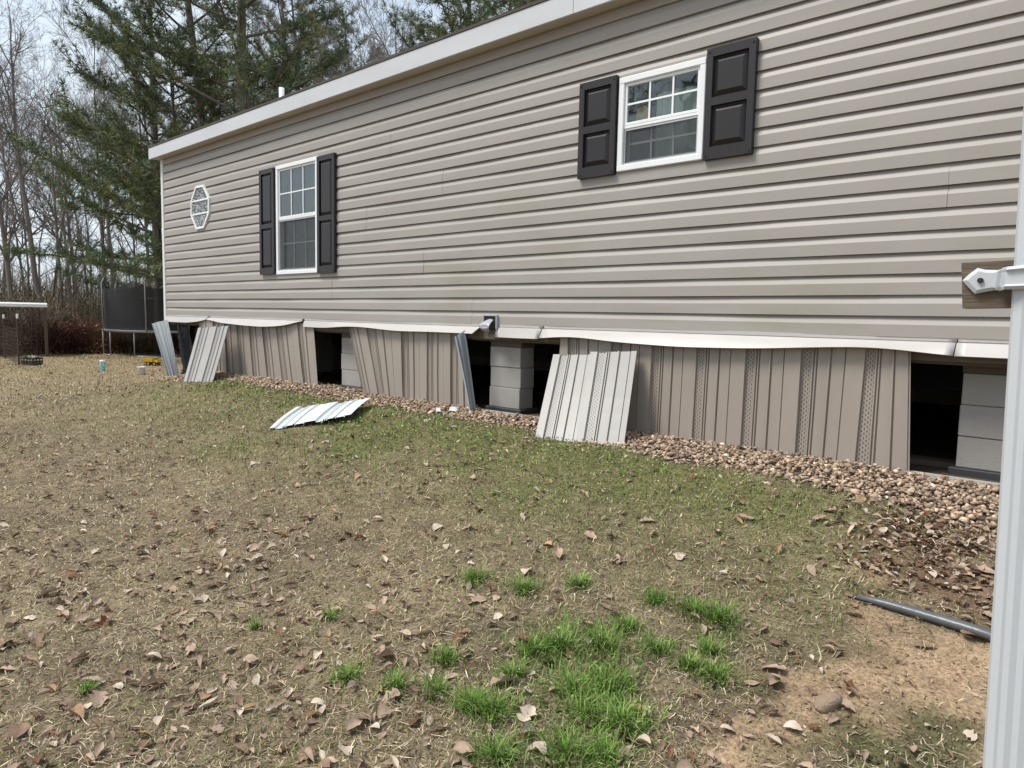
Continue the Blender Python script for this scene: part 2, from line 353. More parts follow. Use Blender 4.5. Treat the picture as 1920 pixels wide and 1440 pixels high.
GREEN = [P(440, 718, .5), P(520, 728, .55), P(590, 745, .5), P(740, 770, .4), P(800, 778, .3), P(860, 790, .3), P(700, 830, .45, .8), P(780, 800, .35), P(660, 800, .3), P(1040, 838, .3), P(1100, 850, .32), P(1180, 868, .3), P(1230, 880, .25), P(900, 870, .3, .7), P(960, 860, .3, .7), P(920, 820, .35, .8), P(1000, 850, .3, .8), P(870, 815, .3, .7), P(30, 690, .6, .5), P(1330, 920, .3, .45), P(1150, 910, .35, .5), P(650, 850, .3, .5), P(420, 850, .4, .35), P(1450, 950, .3, .4), P(1000, 930, .4, .4)]
TUFT = [(1050, 1215, .13), (1130, 1215, .13), (1000, 1225, .08), (1075, 1300, .15), (1150, 1290, .13), (1165, 1360, .12), (1100, 1345, .1), (1345, 1165, .10), (1300, 1150, .07), (1345, 1275, .075), (1290, 1255, .06), (980, 1108, .07), (890, 1090, .08), (1085, 1100, .05), (835, 1240, .06), (925, 1340, .10), (880, 1325, .06), (650, 1275, .06), (1230, 1130, .06), (815, 1300, .05), (1230, 1220, .06), (1060, 1420, .13), (930, 1425, .1), (1130, 1425, .08), (890, 1330, .06), (960, 1270, .06), (480, 1180, .02), (620, 1160, .022), (160, 1300, .02), (1175, 1180, .05), (740, 1290, .05), (1330, 1225, .05)]
TUFTG = [(hit(u, v), r) for u, v, r in TUFT]
_ge = np.array([hit(u, v)[:2] for u, v in [(415, 713), (478, 725), (551, 734), (634, 750), (676, 755), (740, 765), (830, 782), (960, 800), (1005, 812), (1180, 840), (1260, 866), (1380, 880), (1500, 905), (1600, 930), (1700, 955), (1800, 985), (1860, 1000)]])
def gravel_edge(x): 
    x = np.asarray(x, float)
    return np.interp(x, np.concatenate([[-13.2, -12.6, -11.5, -10.4], _ge[:, 0], [1.5]]), np.concatenate([[-.1, -.55, -.7, -.55], _ge[:, 1], [-.9]])) + .1 * (fbm(x, x * 0 + 2., 3., 77) - .5)
def in_gravel(x, y): return (y > gravel_edge(x)) & (y < .12) & (x > -13.0) & (x < 3)

def axis(lo, hi, c0, c1, d, far):
    a = list(np.arange(c0, c1 + 1e-6, d)); s = d; p = c0; L = []
    while p > lo: s *= 1.18; p -= s; L.append(p)
    s = d; p = c1; R = []
    while p < hi: s *= 1.18; p += s; R.append(p)
    return np.array(L[::-1] + a + R)
gx = axis(-420, 420, -8, 1.2, .06, 0); gy = axis(-420, 420, -5.0, .4, .05, 0)
X, Y = np.meshgrid(gx, gy); Zg = H(X, Y)
xf, yf = X.ravel(), Y.ravel()
n1 = fbm(xf, yf, 1.1, 41)[:, None]; n2 = fbm(xf, yf, 6, 45)[:, None]
soil = np.array([.15, .112, .078]); thatch = np.array([.27, .212, .135]); olive = np.array([.15, .15, .06])
gc = soil * (1 - n1) + thatch * n1; gc = gc * (.75 + .5 * n2)
gl_ = np.clip(blob(xf, yf, GREEN) * .6 + .55 * sst(-3.1, -.8, yf) * sst(-12, -8, xf) * (xf < -.8), 0, .8)[:, None]; gc = gc * (1 - gl_) + olive * gl_
far = sst(10, 22, np.hypot(xf, yf + 5))[:, None]; gc = gc * (1 - far) + np.array([.30, .228, .14]) * (.8 + .4 * n1) * far
wd = sst(28, 31, np.hypot(xf + 1, yf + 5))[:, None]; gc = gc * (1 - wd) + np.array([.13, .075, .05]) * wd
sa = blob(xf, yf, SAND)[:, None]; gc = gc * (1 - sa) + np.array([.37, .262, .165]) * (.8 + .4 * n2) * sa
mo = (blob(xf, yf, MOSS) * .8 * sst(.3, .6, fbm(xf, yf, 7., 47)))[:, None]; gc = gc * (1 - mo) + np.array([.085, .095, .042]) * (.5 + 1.0 * n2) * mo
li = blob(xf, yf, LITTER)[:, None] * .7; gc = gc * (1 - li) + np.array([.15, .095, .06]) * li
gv = in_gravel(xf, yf)[:, None]; gc = np.where(gv, np.array([.13, .1, .08]), gc)
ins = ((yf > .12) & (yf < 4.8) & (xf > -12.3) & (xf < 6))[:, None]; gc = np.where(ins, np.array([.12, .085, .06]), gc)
nx, ny = len(gx), len(gy)
ii = (np.arange(ny - 1)[:, None] * nx + np.arange(nx - 1)[None]).ravel()
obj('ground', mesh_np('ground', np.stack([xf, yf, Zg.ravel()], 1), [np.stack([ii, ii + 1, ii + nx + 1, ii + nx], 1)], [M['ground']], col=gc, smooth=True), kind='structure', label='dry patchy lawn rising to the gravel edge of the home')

# ------------------------------------------------------------------ mobile home
XL, XR, YB = -12.27, 6.0, 4.7
ZS = 3.945                                        # soffit level
home = empty('mobile_home', (XL, 0, .6), 'long tan vinyl sided mobile home with dark shutters and loosened skirting', 'mobile home')
def hp(mb, name, m, parent=None, smooth=False, **k):
    o_ = mb.obj(name, m, parent or home, smooth, **k)
    if (parent or home) is home: o_.location = -home.location
    return o_
WINS = [(-3.345, -2.60, 2.672, 3.390), (-8.634, -7.66, 1.998, 3.376)]
OPEN = [(a + .03, b - .03, c + .03, d - .03) for a, b, c, d in WINS]
OCT = np.array([wall(u, v)[[0, 2]] for u, v in [(372, 350), (386, 347), (397, 371), (397, 400), (387, 428), (373, 431), (363, 405), (363, 378)]])
# sheathing with openings, end and back walls, floor, ceiling
mb = MB(); xs = sorted([XL + .02, XR] + [v for w in OPEN for v in w[:2]])
for a, b in zip(xs[:-1], xs[1:]):
    w = [q for q in OPEN if q[0] <= (a + b) / 2 <= q[1]]
    if w: mb.box(a, b, .004, .1, Z0 - .02, w[0][2]); mb.box(a, b, .004, .1, w[0][3], ZS + .1)
    else: mb.box(a, b, .004, .1, Z0 - .02, ZS + .1)
mb.box(XL + .02, XL + .12, .102, YB - .1, Z0 - .02, ZS + .1); mb.box(XR - .1, XR, .102, YB - .1, Z0 - .02, ZS + .1); mb.box(XL + .02, XR, YB - .098, YB, Z0 - .02, ZS + .1)
wallo = hp(mb, 'wall', M['dark'])
mb = MB().box(XL + .03, XR - .01, .06, YB - .02, Z0 - .16, Z0 - .03)
hp(mb, 'floor', M['under_wood'])
mb = MB().box(XL + .03, XR - .01, .05, YB - .02, ZS + .102, ZS + .14); hp(mb, 'ceiling', M['dark'])
mb = MB()
for yb in (1.2, 3.5): mb.box(XL + .3, XR - .3, yb - .04, yb + .04, Z0 - .40, Z0 - .163)
hp(mb, 'chassis_beam', M['steel'])
# siding: double-course panels with staggered laps
def prof(z):            # z above course bottom -> y
    return -.026 if z <= .074 else -.026 + (z - .074) / (CRS - .074) * .0235
def siding_panel(k0, xa, xb, lift):
    mb = MB()
    for k in (k0, k0 + 1):
        zb = Z0 + k * CRS; zt = min(zb + CRS + .006, ZS + .02)
        if zb >= ZS: continue
        rects = [(xa, xb, zb, zt)]
        for ox0, ox1, oz0, oz1 in OPEN:
            nr = []
            for a, b, c, d in rects:
                if b <= ox0 or a >= ox1 or d <= oz0 or c >= oz1: nr.append((a, b, c, d)); continue
                if a < ox0: nr.append((a, ox0, c, d))
                if b > ox1: nr.append((ox1, b, c, d))
                a2, b2 = max(a, ox0), min(b, ox1)
                if c < oz0: nr.append((a2, b2, c, oz0))
                if d > oz1: nr.append((a2, b2, oz1, d))
            rects = nr
        for a, b, c, d in rects:
            zz = [q for q in (c, zb + .074, d) if c <= q <= d]
            zz = sorted(set([c, d] + [q for q in (zb + .069, zb + .074, zb + .079) if c < q < d]))
            n = max(1, int((b - a) / .28)); rows = []
            for z in ([c] if c == zb else []) + zz:
                row = []
                for i in range(n + 1):
                    x = a + (b - a) * i / n
                    wob = .0013 * math.sin(x * 2.1 + k * 1.7) + .0009 * math.sin(x * 5.3 + k * 3.1)
                    y = prof(z - zb) - lift + wob
                    zz_ = z + (.0012 * math.sin(x * 1.3 + k) if c <= zb + .001 else 0)
                    if c == zb and not rows: y = -.004; zz_ = z + .002
                    row.append((x, y, zz_))
                rows.append(row)
            mb.grid(rows)
            if b == xb:      # end lip of the lap
                mb.grid([[(b, prof(z - zb) - lift, z), (b, prof(z - zb) - lift + .004, z)] for z in zz])
    return mb
for j in range(10):
    off = (j * 1.37 + rnd.uniform(-.3, .3)) % 3.66; x = XL + .04 - (3.66 - off) if off else XL; i = 0
    while x < XR:
        a, b = max(x, XL + .04), min(x + 3.66, XR)
        segs = [(a, b + (.03 if b < XR else 0))]
        for ox0, ox1, oz0, oz1 in OPEN:
            if oz0 <= Z0 + 2 * j * CRS and oz1 >= Z0 + (2 * j + 2) * CRS: segs = [q for sa, sb in segs for q in ((sa, min(sb, ox0)), (max(sa, ox1), sb))]
        for sa, sb in segs:
            if sb - sa > .05: obj('siding_panel', siding_panel(2 * j, sa, sb, .0017 if i % 2 else 0.).mesh('siding_panel', M['siding']), wallo)
        x += 3.66; i += 1
# corner post
hp(MB().bbox(XL - .035, XL + .045, -.036, .045, Z0 - .1, ZS - .002, .006), 'corner_trim', M['white_trim'])
# roof: fascia, soffit, shingles, vent pipe
mb = MB(); yR = 2.35
prof_r = [(-.185, ZS + .165), (-.185, ZS + .19), (yR, ZS + .19 + .25 * (yR + .185)), (YB + .18, ZS + .19), (YB + .18, ZS + .165), (yR, ZS + .165 + .25 * (yR + .185))]
x0, x1 = XL - .14, XR + .1
n = len(prof_r); V = [(x0, y, z) for y, z in prof_r] + [(x1, y, z) for y, z in prof_r]
mb.add(V, [(0, 1, 2, 5), (5, 2, 3, 4), (6, 11, 8, 7), (11, 10, 9, 8)] + [(i, (i + 1) % n, (i + 1) % n + n, i + n) for i in range(n)])
roof = hp(mb, 'roof', M['shingle'])
for a, b in ((x0 + .01, -3.72), (-3.717, x1)):
    mb = MB().bbox(a, b, -.178, -.16, ZS - .012, ZS + .163, .003); mb.obj('fascia', M['fascia'], roof)
MB().box(x0 + .012, x1, -.158, .03, ZS, ZS + .012).obj('soffit', M['soffit'], roof)
mb = MB().add([(x0 + .012, -.158, ZS + .0), (x0 + .012, YB, ZS), (x0 + .012, YB, ZS + .16), (x0 + .012, yR, ZS + .16 + .25 * yR), (x0 + .012, -.158, ZS + .16)], [(0, 1, 2, 3, 4)]); mb.obj('gable', M['fascia'], roof)
MB().tube([(-10.3, 1.0, 4.3), (-10.3, 1.0, 4.93)], .04, 12).tube([(-10.3, 1.0, 4.4), (-10.3, 1.0, 4.52)], .07, 12).obj('vent_pipe', M['white_plastic'], roof, True)

# windows
def window(x0, x1, z0, z1, split, yellow):
    f = MB(); t = .048
    # outer frame, two steps
    for (w, ya, yb) in ((t, -.046, .03),):
        f.bbox(x0, x1, ya, yb, z1 - w, z1, .005); f.bbox(x0, x1, ya, yb, z0, z0 + w, .005)
        f.bbox(x0, x0 + w, ya + .002, yb, z0 + w - .003, z1 - w + .003, .004); f.bbox(x1 - w, x1, ya + .002, yb, z0 + w - .003, z1 - w + .003, .004)
    win = hp(f, 'window', M['window_white'])
    ix0, ix1, iz0, iz1 = x0 + t, x1 - t, z0 + t, z1 - t; zs = z0 + (z1 - z0) * split
    def sash(a, b, c, d, y, w, name, mm, mw):
        s = MB(); s.bbox(a, b, y, y + .03, d - w, d, .003); s.bbox(a, b, y, y + .03, c, c + w, .003); s.bbox(a, a + w, y + .001, y + .03, c + w - .002, d - w + .002, .003); s.bbox(b - w, b, y + .001, y + .03, c + w - .002, d - w + .002, .003)
        for i in (1, 2):
            xx = a + w + (b - a - 2 * w) * i / 3; s.box(xx - mw / 2, xx + mw / 2, y + .004, y + .009, c + w, d - w)
        zz = (c + d) / 2; s.box(a + w, b - w, y + .0035, y + .0095, zz - mw / 2, zz + mw / 2)
        so_ = s.obj(name, mm, win)
        for i in range(3):
            for j in range(2):
                p0 = a + w + (b - a - 2 * w) * i / 3; p1 = a + w + (b - a - 2 * w) * (i + 1) / 3
                q0 = c + w + (d - c - 2 * w) * j / 2; q1 = c + w + (d - c - 2 * w) * (j + 1) / 2
                MB().box(p0, p1, y + .010, y + .013, q0, q1).obj('pane', M['glass'], win)
        return so_
    sash(ix0, ix1, zs - .012, iz1, -.028, .024, 'upper_sash', M['window_white'], .015)
    sash(ix0 + .004, ix1 - .004, iz0, zs + .016, .008, .032, 'lower_sash', M['window_grey'], .015)
    s = MB(); y = -.024
    s.bbox(ix0 - .001, ix1 + .001, y - .004, y + .022, zs - .034, zs - .0125, .003)      # meeting rail lip
    s.obj('meeting_rail', M['window_white'], win)
    s = MB(); a, b, c, d = ix0 + .002, ix1 - .002, iz0 + .001, zs - .036; w = .014
    s.box(a, b, y, y + .01, c, c + w).box(a, b, y, y + .01, d - w, d).box(a, a + w, y, y + .01, c + w, d - w).box(b - w, b, y, y + .01, c + w, d - w)
    s.obj('screen_frame', M['window_grey'], win)
    MB().add([(a + w, y + .005, c + w), (b - w, y + .005, c + w), (b - w, y + .005, d - w), (a + w, y + .005, d - w)], [(0, 1, 2, 3)]).obj('insect_screen', M['screen'], win)
    return win, (ix0, ix1, iz0, iz1, zs)
w1, g1 = window(*WINS[0], .50, 0)
w2, g2 = window(*WINS[1], .525, 1)
def curtain(win, x0, x1, z0, z1, y, m, nf=9):
    rows = []
    for z in (z0, z1):
        rows.append([(x, y + .018 * math.sin((x - x0) / (x1 - x0) * nf * 6.28) + .008 * math.sin(x * 31), z) for x in np.linspace(x0, x1, nf * 8 + 1)])
    return MB().grid(rows).obj('curtain', m, win, True)
curtain(w1, g1[0] + .17, g1[1] + .02, g1[2] - .1, g1[3] - .06, .17, M['curtain'], 5)
curtain(w2, g2[0] + .08, g2[1] + .02, g2[2] - .1, g2[3] - .02, .10, M['curtain'], 7)
MB().add([(g1[0] + .035, .075, g1[4] + .03), (g1[0] + .15, .075, g1[4] + .03), (g1[0] + .155, .075, g1[4] + .115), (g1[0] + .12, .075, g1[4] + .155), (g1[0] + .05, .075, g1[4] + .13)], [(0, 1, 2, 3, 4)]).obj('paper_cutout', M['yellow'], w1)
MB().add([(g2[1] - .10, .055, g2[4] + .04), (g2[1] - .035, .055, g2[4] + .04), (g2[1] - .035, .055, g2[4] + .20), (g2[1] - .075, .055, g2[4] + .19)], [(0, 1, 2, 3)]).obj('paper_cutout', M['yellow'], w2)
# octagonal decorative window
def octpoly(s):
    c = OCT.mean(0); return [tuple(c + (p - c) * s) for p in OCT]
mb = MB(); A, B = octpoly(1.0), octpoly(.90)
for i in range(8):
    j = (i + 1) % 8; q = [A[i], A[j], B[j], B[i]]
    mb.prism(q, -.046, .0)
cz = OCT[:, 1].mean(); cx = OCT[:, 0].mean()
octw = hp(mb, 'octagon_window', M['window_white'])
M['bevel_glass'] = mat('bevelled_glass', (.30, .33, .37), .12, .3, 3, c2=(.2, .22, .25))
def bevel_glass_fix():
    n = M['bevel_glass'].node_tree.nodes; l = M['bevel_glass'].node_tree.links; b = n['Principled BSDF']
    g = n.new('ShaderNodeNewGeometry'); v = n.new('ShaderNodeTexVoronoi'); v.inputs['Scale'].default_value = 55; l.new(g.outputs['Position'], v.inputs['Vector'])
    bp = n.new('ShaderNodeBump'); bp.inputs['Strength'].default_value = 1; bp.inputs['Distance'].default_value = .03; l.new(v.outputs['Distance'], bp.inputs['Height']); l.new(bp.outputs[0], b.inputs['Normal'])
    r = n.new('ShaderNodeValToRGB'); r.color_ramp.elements[0].color = (.03, .035, .05, 1); r.color_ramp.elements[1].color = (.6, .63, .66, 1); r.color_ramp.elements[0].position = .3; r.color_ramp.elements[1].position = .75
    l.new(v.outputs['Color'], r.inputs[0]); l.new(r.outputs[0], b.inputs['Base Color']); b.inputs['Metallic'].default_value = .35
bevel_glass_fix()
ztop, zb1, zb2, zbot = B[0][1], B[2][1], B[3][1], B[5][1]
h1, h2 = (B[2][1] + B[7][1]) / 2, (B[3][1] + B[6][1]) / 2
MB().prism([B[0], B[1], (B[2][0], h1 + .012), (B[7][0], h1 + .012)], -.036, -.030).obj('pane', M['bevel_glass'], octw)
MB().prism([(B[7][0], h1 - .012), (B[2][0], h1 - .012), (B[3][0], h2 + .012), (B[6][0], h2 + .012)], -.036, -.030).obj('pane', M['bevel_glass'], octw)
MB().prism([(B[6][0], h2 - .012), (B[3][0], h2 - .012), B[4], B[5]], -.036, -.030).obj('pane', M['bevel_glass'], octw)
MB().box(B[7][0] - .01, B[2][0] + .01, -.043, -.0305, h1 - .011, h1 + .011).box(B[6][0] - .01, B[3][0] + .01, -.043, -.0305, h2 - .011, h2 + .011).obj('glazing_bar', M['window_white'], octw)
# shutters
def shutter(x0, x1, z0, z1, split):
    s = MB(); st = .052; y0, y1, yr = -.064, -.024, -.052
    zm = z0 + (z1 - z0) * split
    holes = [(x0 + st, x1 - st, z0 + .085, zm - .028), (x0 + st, x1 - st, zm + .028, z1 - .06)]
    s.bbox(x0, x0 + st, y0, y1, z0, z1, .003); s.bbox(x1 - st, x1, y0, y1, z0, z1, .003)
    s.box(x0 + st - .002, x1 - st + .002, y0 + .001, y1, z0 + .001, holes[0][2]); s.box(x0 + st - .002, x1 - st + .002, y0 + .001, y1, holes[0][3], holes[1][2]); s.box(x0 + st - .002, x1 - st + .002, y0 + .001, y1, holes[1][3], z1 - .001)
    sh = hp(s, 'shutter', M['shutter'])
    for a, b, c, d in holes:
        p = MB(); g = .012; e = .030
        ring = lambda k, y: [(a + k, y, c + k), (b - k, y, c + k), (b - k, y, d - k), (a + k, y, d - k)]
        V = ring(-.001, yr + .014) + ring(g, yr + .014) + ring(g + e, y0 + .005) 
        F = [(i, (i + 1) % 4, 4 + (i + 1) % 4, 4 + i) for i in range(4)] + [(4 + i, 4 + (i + 1) % 4, 8 + (i + 1) % 4, 8 + i) for i in range(4)] + [(8, 9, 10, 11)]
        p.add(V, F); p.obj('raised_panel', M['shutter'], sh)
    for xx in (x0 + .022, x1 - .022):
        for zz in (z0 + .025, z1 - .025): MB().tube([(xx, y0 + .002, zz), (xx, y0 - .006, zz)], .007, 8).obj('screw', M['tyre'], sh)
shutter(-3.722, -3.358, 2.655, 3.418, .50); shutter(-2.588, -2.220, 2.660, 3.430, .52)
shutter(-9.03, -8.655, 2.006, 3.366, .46); shutter(-7.642, -7.272, 1.988, 3.362, .47)
# dryer vent
mb = MB(); vx0, vx1, vz0, vz1 = -4.80, -4.64, 1.40, 1.515
mb.bbox(vx0, vx1, -.034, -.02, vz0, vz1, .003); vent = hp(mb, 'dryer_vent', M['vent_dark'])
mb = MB(); mb.box(vx0 - .012, vx0, -.05, -.02, vz0 - .005, vz1 + .01).box(vx1, vx1 + .012, -.05, -.02, vz0 - .005, vz1 + .01).box(vx0, vx1, -.05, -.02, vz1, vz1 + .01); mb.obj('vent_collar', M['vent_grey'], vent)
mb = MB(); R_ = []
for i in range(9):
    a = -.5 + i * .5; R_.append([(-4.715 + .066 * math.cos(w) * (.5 + .5 * math.sin((i + .5) / 9 * math.pi)), -.045 - .085 * math.sin(i / 8 * math.pi / 1.2) , 1.475 - .10 * i / 8 + .012 * math.sin(w)) for w in np.linspace(0, math.pi * 2, 13)])
mb.grid(R_); mb.obj('vent_flap', M['vent_grey'], vent, True)

# ------------------------------------------------------------------ skirting
rim = MB().box(XL + .05, XR, .004, .055, Z0 - .14, Z0 - .025)
skirt = hp(rim, 'skirting', M['under_wood'])
PROF = [(0, 0), (.006, 0), (.012, -.014), (.190, -.014), (.196, .002), (.214, .002), (.220, -.012), (.240, -.012), (.246, .002), (.262, .002), (.268, -.012), (.288, -.012), (.294, 0), (.450, 0), (.458, .010), (.482, .010), (.488, -.008), (.505, -.008), (.512, 0), (.700, 0), (.706, -.008), (.724, -.008), (.730, .006), (1.0, .006)]
def skirt_sheet(BL, BR, TL, TR, n0=0, n1=1, bow=.0, m='skirt', sgn=1, seed=0, flip=False, lean=0):
    """corrugated vinyl between four corners; the profile repeats from n0 to n1 panels"""
    BL, BR, TL, TR = [np.array(p, float) for p in (BL, BR, TL, TR)]
    nrm = np.cross(BR - BL, TL - BL); nrm /= np.linalg.norm(nrm); nrm *= sgn
    ss = []
    k = int(math.floor(n0))
    while k < n1:
        for s, d in PROF:
            q = k + s
            if n0 + 1e-6 < q < n1 - 1e-6: ss.append((q, s, d))
        k += 1
    ps, pd = [a for a, b in PROF], [b for a, b in PROF]
    f0_, f1_ = n0 - math.floor(n0), n1 - math.ceil(n1) + 1
    ss = [(n0, f0_, float(np.interp(f0_, ps, pd)))] + ss + [(n1, f1_, float(np.interp(f1_, ps, pd)))]
    NR = 6; V = []; UV = []; hgt = np.linalg.norm(TL - BL)
    for r in range(NR + 1):
        t = r / NR
        for q, s, d in ss:
            w = (q - n0) / (n1 - n0); p = (BL * (1 - w) + BR * w) * (1 - t) + (TL * (1 - w) + TR * w) * t
            p = p + nrm * (d + bow * math.sin(math.pi * t) + .0012 * math.sin(3 * w + 5 * t + seed))
            V.append(p); UV.append((s * .381, t * hgt))
    nc = len(ss); F = [(r * nc + c, r * nc + c + 1, (r + 1) * nc + c + 1, (r + 1) * nc + c) for r in range(NR) for c in range(nc - 1)]
    me = mesh_np('skirting_panel', V, F, [M[m]], uv=UV); return me
def solid(o_, t=.003):
    md = o_.modifiers.new('thickness', 'SOLIDIFY'); md.thickness = t; md.offset = 0; return o_
def section(xb, xt, zb, zt, yb=-.02, yt=-.02, m='skirt'):
    """xb, xt: x of successive panel edges at bottom and top"""
    n = len(xb) - 1
    for i in range(n):
        f = lambda a: a[i] if hasattr(a, '__len__') else a
        g = lambda a: a[i + 1] if hasattr(a, '__len__') else a
        ov = .008
        me = skirt_sheet((xb[i], f(yb), f(zb)), (xb[i + 1] + ov, g(yb) - .001, g(zb)), (xt[i], f(yt), f(zt)), (xt[i + 1] + ov, g(yt) - .001, g(zt)), seed=i * 1.3 + xb[0], bow=.004 * math.sin(i * 2.3), m=m)
        solid(obj('skirting_panel', me, skirt), .0022)
# section 3 (right, long): vent strips at these x
st = [-3.745, -3.318, -2.936, -2.554, -2.171, -1.783, -1.402]
e3t = [-3.87] + [a - .0125 for a in []]
edges3 = [a - .04 for a in st]                        # panel starts just before its strip
xb3 = [-3.98] + edges3[1:] + [edges3[-1] + .30]; xt3 = [-3.90] + [e - .0 for e in edges3[1:-1]] + [edges3[-1] + .02, edges3[-1] + .285]
xb3[0] = edges3[0] + .02; xt3[0] = edges3[0] - .03
def part_panel(BL, BR, TL, TR, n0, n1, m='skirt', parent=None, **k):
    return solid(obj('skirting_panel', skirt_sheet(BL, BR, TL, TR, n0, n1, m=m, **k), parent), .0022)
ZB = .56
section(xb3[:-1], xt3[:-1], ZB, Z0 - .05, yb=-.035, yt=-.016)
part_panel((xb3[-2], -.035, ZB), (-1.11, -.04, ZB), (xt3[-2], -.016, Z0 - .045), (-1.16, -.02, Z0 - .045), 0, .74, parent=skirt)
part_panel((-3.80 - .12, -.035, ZB), (xb3[0] + .01, -.036, ZB), (-3.885, -.016, Z0 - .05), (xt3[0] + .01, -.017, Z0 - .05), .7, 1., parent=skirt)
# section 2
xb2 = [-6.72, -6.44, -6.02, -5.63, -5.26, -5.0]; xt2 = [-7.06, -6.72, -6.08, -5.66, -5.30, -5.06]
section(xb2[:-1], xt2[:-1], ZB, Z0 - .05, yb=-.035, yt=-.016)
part_panel((xb2[-2], -.035, ZB), (-5.0, -.04, ZB), (xt2[-2], -.016, Z0 - .05), (-5.08, -.02, Z0 - .05), 0, .6, parent=skirt)
# section 1
n = 8; xb1 = [-10.85 + .39 * i for i in range(7)] + [-7.98, -7.66]; xt1 = [-11.03] + [-10.55 + .365 * i for i in range(6)] + [-8.18, -7.80]
section(xb1, xt1, [.44, .5] + [.53] * 7, Z0 - .055, yb=-.035, yt=-.016)
# right of the opening, out of sight behind the downspout, and the far sides
mb = MB()
for i in range(17):
    a = -.28 + i * .381
    if a + .381 < XR: part_panel((a, -.03, .5), (a + .385, -.031, .5), (a, -.02, Z0 - .05), (a + .385, -.021, Z0 - .05), 0, 1, parent=skirt)
MB().box(XL + .02, XR, YB - .04, YB - .03, .1, Z0 - .03).box(XR - .03, XR - .02, .02, YB - .05, .3, Z0 - .03).box(XL + .05, XL + .06, .9, YB - .05, .1, Z0 - .03).obj('far_skirting', M['skirt'], skirt)
# top trim pieces: wavy lower edge
def trim(xs, zs, fl, cut0=0, cut1=0):
    rows = []; X_ = np.linspace(xs[0], xs[-1], max(6, int((xs[-1] - xs[0]) / .05)))
    for k in range(7):
        row = []
        for i, x in enumerate(X_):
            z1 = float(np.interp(x, xs, zs)); f = float(np.interp(x, xs, fl))
            xx = x + (cut0 * max(0, 1 - (x - X_[0]) / .4) ** 2 + cut1 * max(0, 1 - (X_[-1] - x) / .4) ** 2) * (0 if k < 3 else (k - 2) / 4)
            y, z = [(-.012, Z0 + .014), (-.024, Z0 + .002), (-.025, Z0 - .020), (-.019, Z0 - .024), (-.030, Z0 - .030), (-.034 - f, z1), (-.026 - f, z1 - .004)][k]
            row.append((xx, y, z))
        rows.append(row)
    o_ = MB().grid(rows).obj('skirting_trim', M['trim'], skirt, True); o_.data.set_sharp_from_angle(angle=.55); solid(o_, .002)
def smooth_pts(xs, zs):
    X_ = np.linspace(xs[0], xs[-1], 40); Z_ = np.interp(X_, xs, zs); k = np.hanning(9); k /= k.sum()
    Z2 = np.convolve(np.pad(Z_, 4, mode='edge'), k, 'valid'); return list(X_), list(Z2)
def tr(xs, zs, fl, c0=0, c1=0):
    a, z = smooth_pts(xs, zs); _, f = smooth_pts(xs, fl); trim(a, z, f, c0, c1)
tr([-12.26, -12.2, -11.4, -11.0, -10.65], [1.34, 1.325, 1.322, 1.345, 1.385], [.02, .025, .025, .02, .01], 0, -.1)
tr([-10.62, -10.2, -9.4, -8.9, -8.4, -8.02], [1.385, 1.345, 1.322, 1.315, 1.34, 1.41], [.01, .05, .08, .085, .06, .01], -.12, -.02)
tr([-7.99, -7.5, -7.05, -6.7, -6.1, -5.5, -5.2, -4.82], [1.338, 1.335, 1.365, 1.366, 1.338, 1.345, 1.345, 1.345], [.02, .02, .035, .05, .06, .055, .06, .07], 0, -.09)
tr([-4.63, -4.4, -4.08], [1.322, 1.32, 1.322], [.02, .025, .03], -.03, -.03)
tr([-4.07, -3.9, -3.6, -3.3, -2.7, -2.1, -1.6, -1.32, -1.1, -.92], [1.322, 1.352, 1.352, 1.328, 1.312, 1.327, 1.36, 1.37, 1.35, 1.333], [.03, .04, .055, .06, .06, .06, .06, .06, .05, .03], -.03, -.01)
tr([-.915, -.6, 0, XR], [1.335, 1.335, 1.335, 1.335], [.03, .03, .03, .03], -.01, 0)
# bottom track, seen in the openings
for a, b in ((-11.9, -10.9), (-5.02, -4.05), (-1.13, -.3)):
    zt = float(H((a + b) / 2, -.03)) + .022
    MB().box(a, b, -.055, -.051, zt - .02, zt + .006).box(a, b, -.051, -.02, zt - .012, zt - .006).box(a, b, -.02, -.016, zt - .03, zt + .006).obj('bottom_track', M['trim'], skirt)

# block piers
def pier(x, y, rows, label, zb, rz=0):
    e = empty('block_pier', (x, y, zb), label, 'pier', None, rz); e['group'] = 'concrete block piers under the home'
    MB().bbox(-.23, .23, -.03, .23, -.05, .045, .006).obj('footing_pad', M['steel'], e)
    z = .046
    for i in range(rows):
        dx, dy = rnd.uniform(-.006, .006), rnd.uniform(-.005, .005)
        MB().bbox(-.197 + dx, .197 + dx, dy, .194 + dy, z, z + .191, .005).obj('concrete_block', M['block'], e); z += .194
    MB().box(-.197, .197, .003, .194, z + .001, Z0 - .162 - zb).obj('cap_board', M['under_wood'], e)
pier(-4.645, .10, 3, 'grey concrete block pier below the dryer vent', .60)
pier(-.725, .2, 3, 'concrete block pier in the opening beside the white downspout', .60)
pier(-7.20, .12, 3, 'pale block pier half hidden behind slanting skirting panel', .60)
pier(-11.95, .26, 4, 'narrow view of block pier beside the hanging black plastic', .42)
pier(-9.4, 1.0, 3, 'block pier deep under the home behind closed skirting', .6)
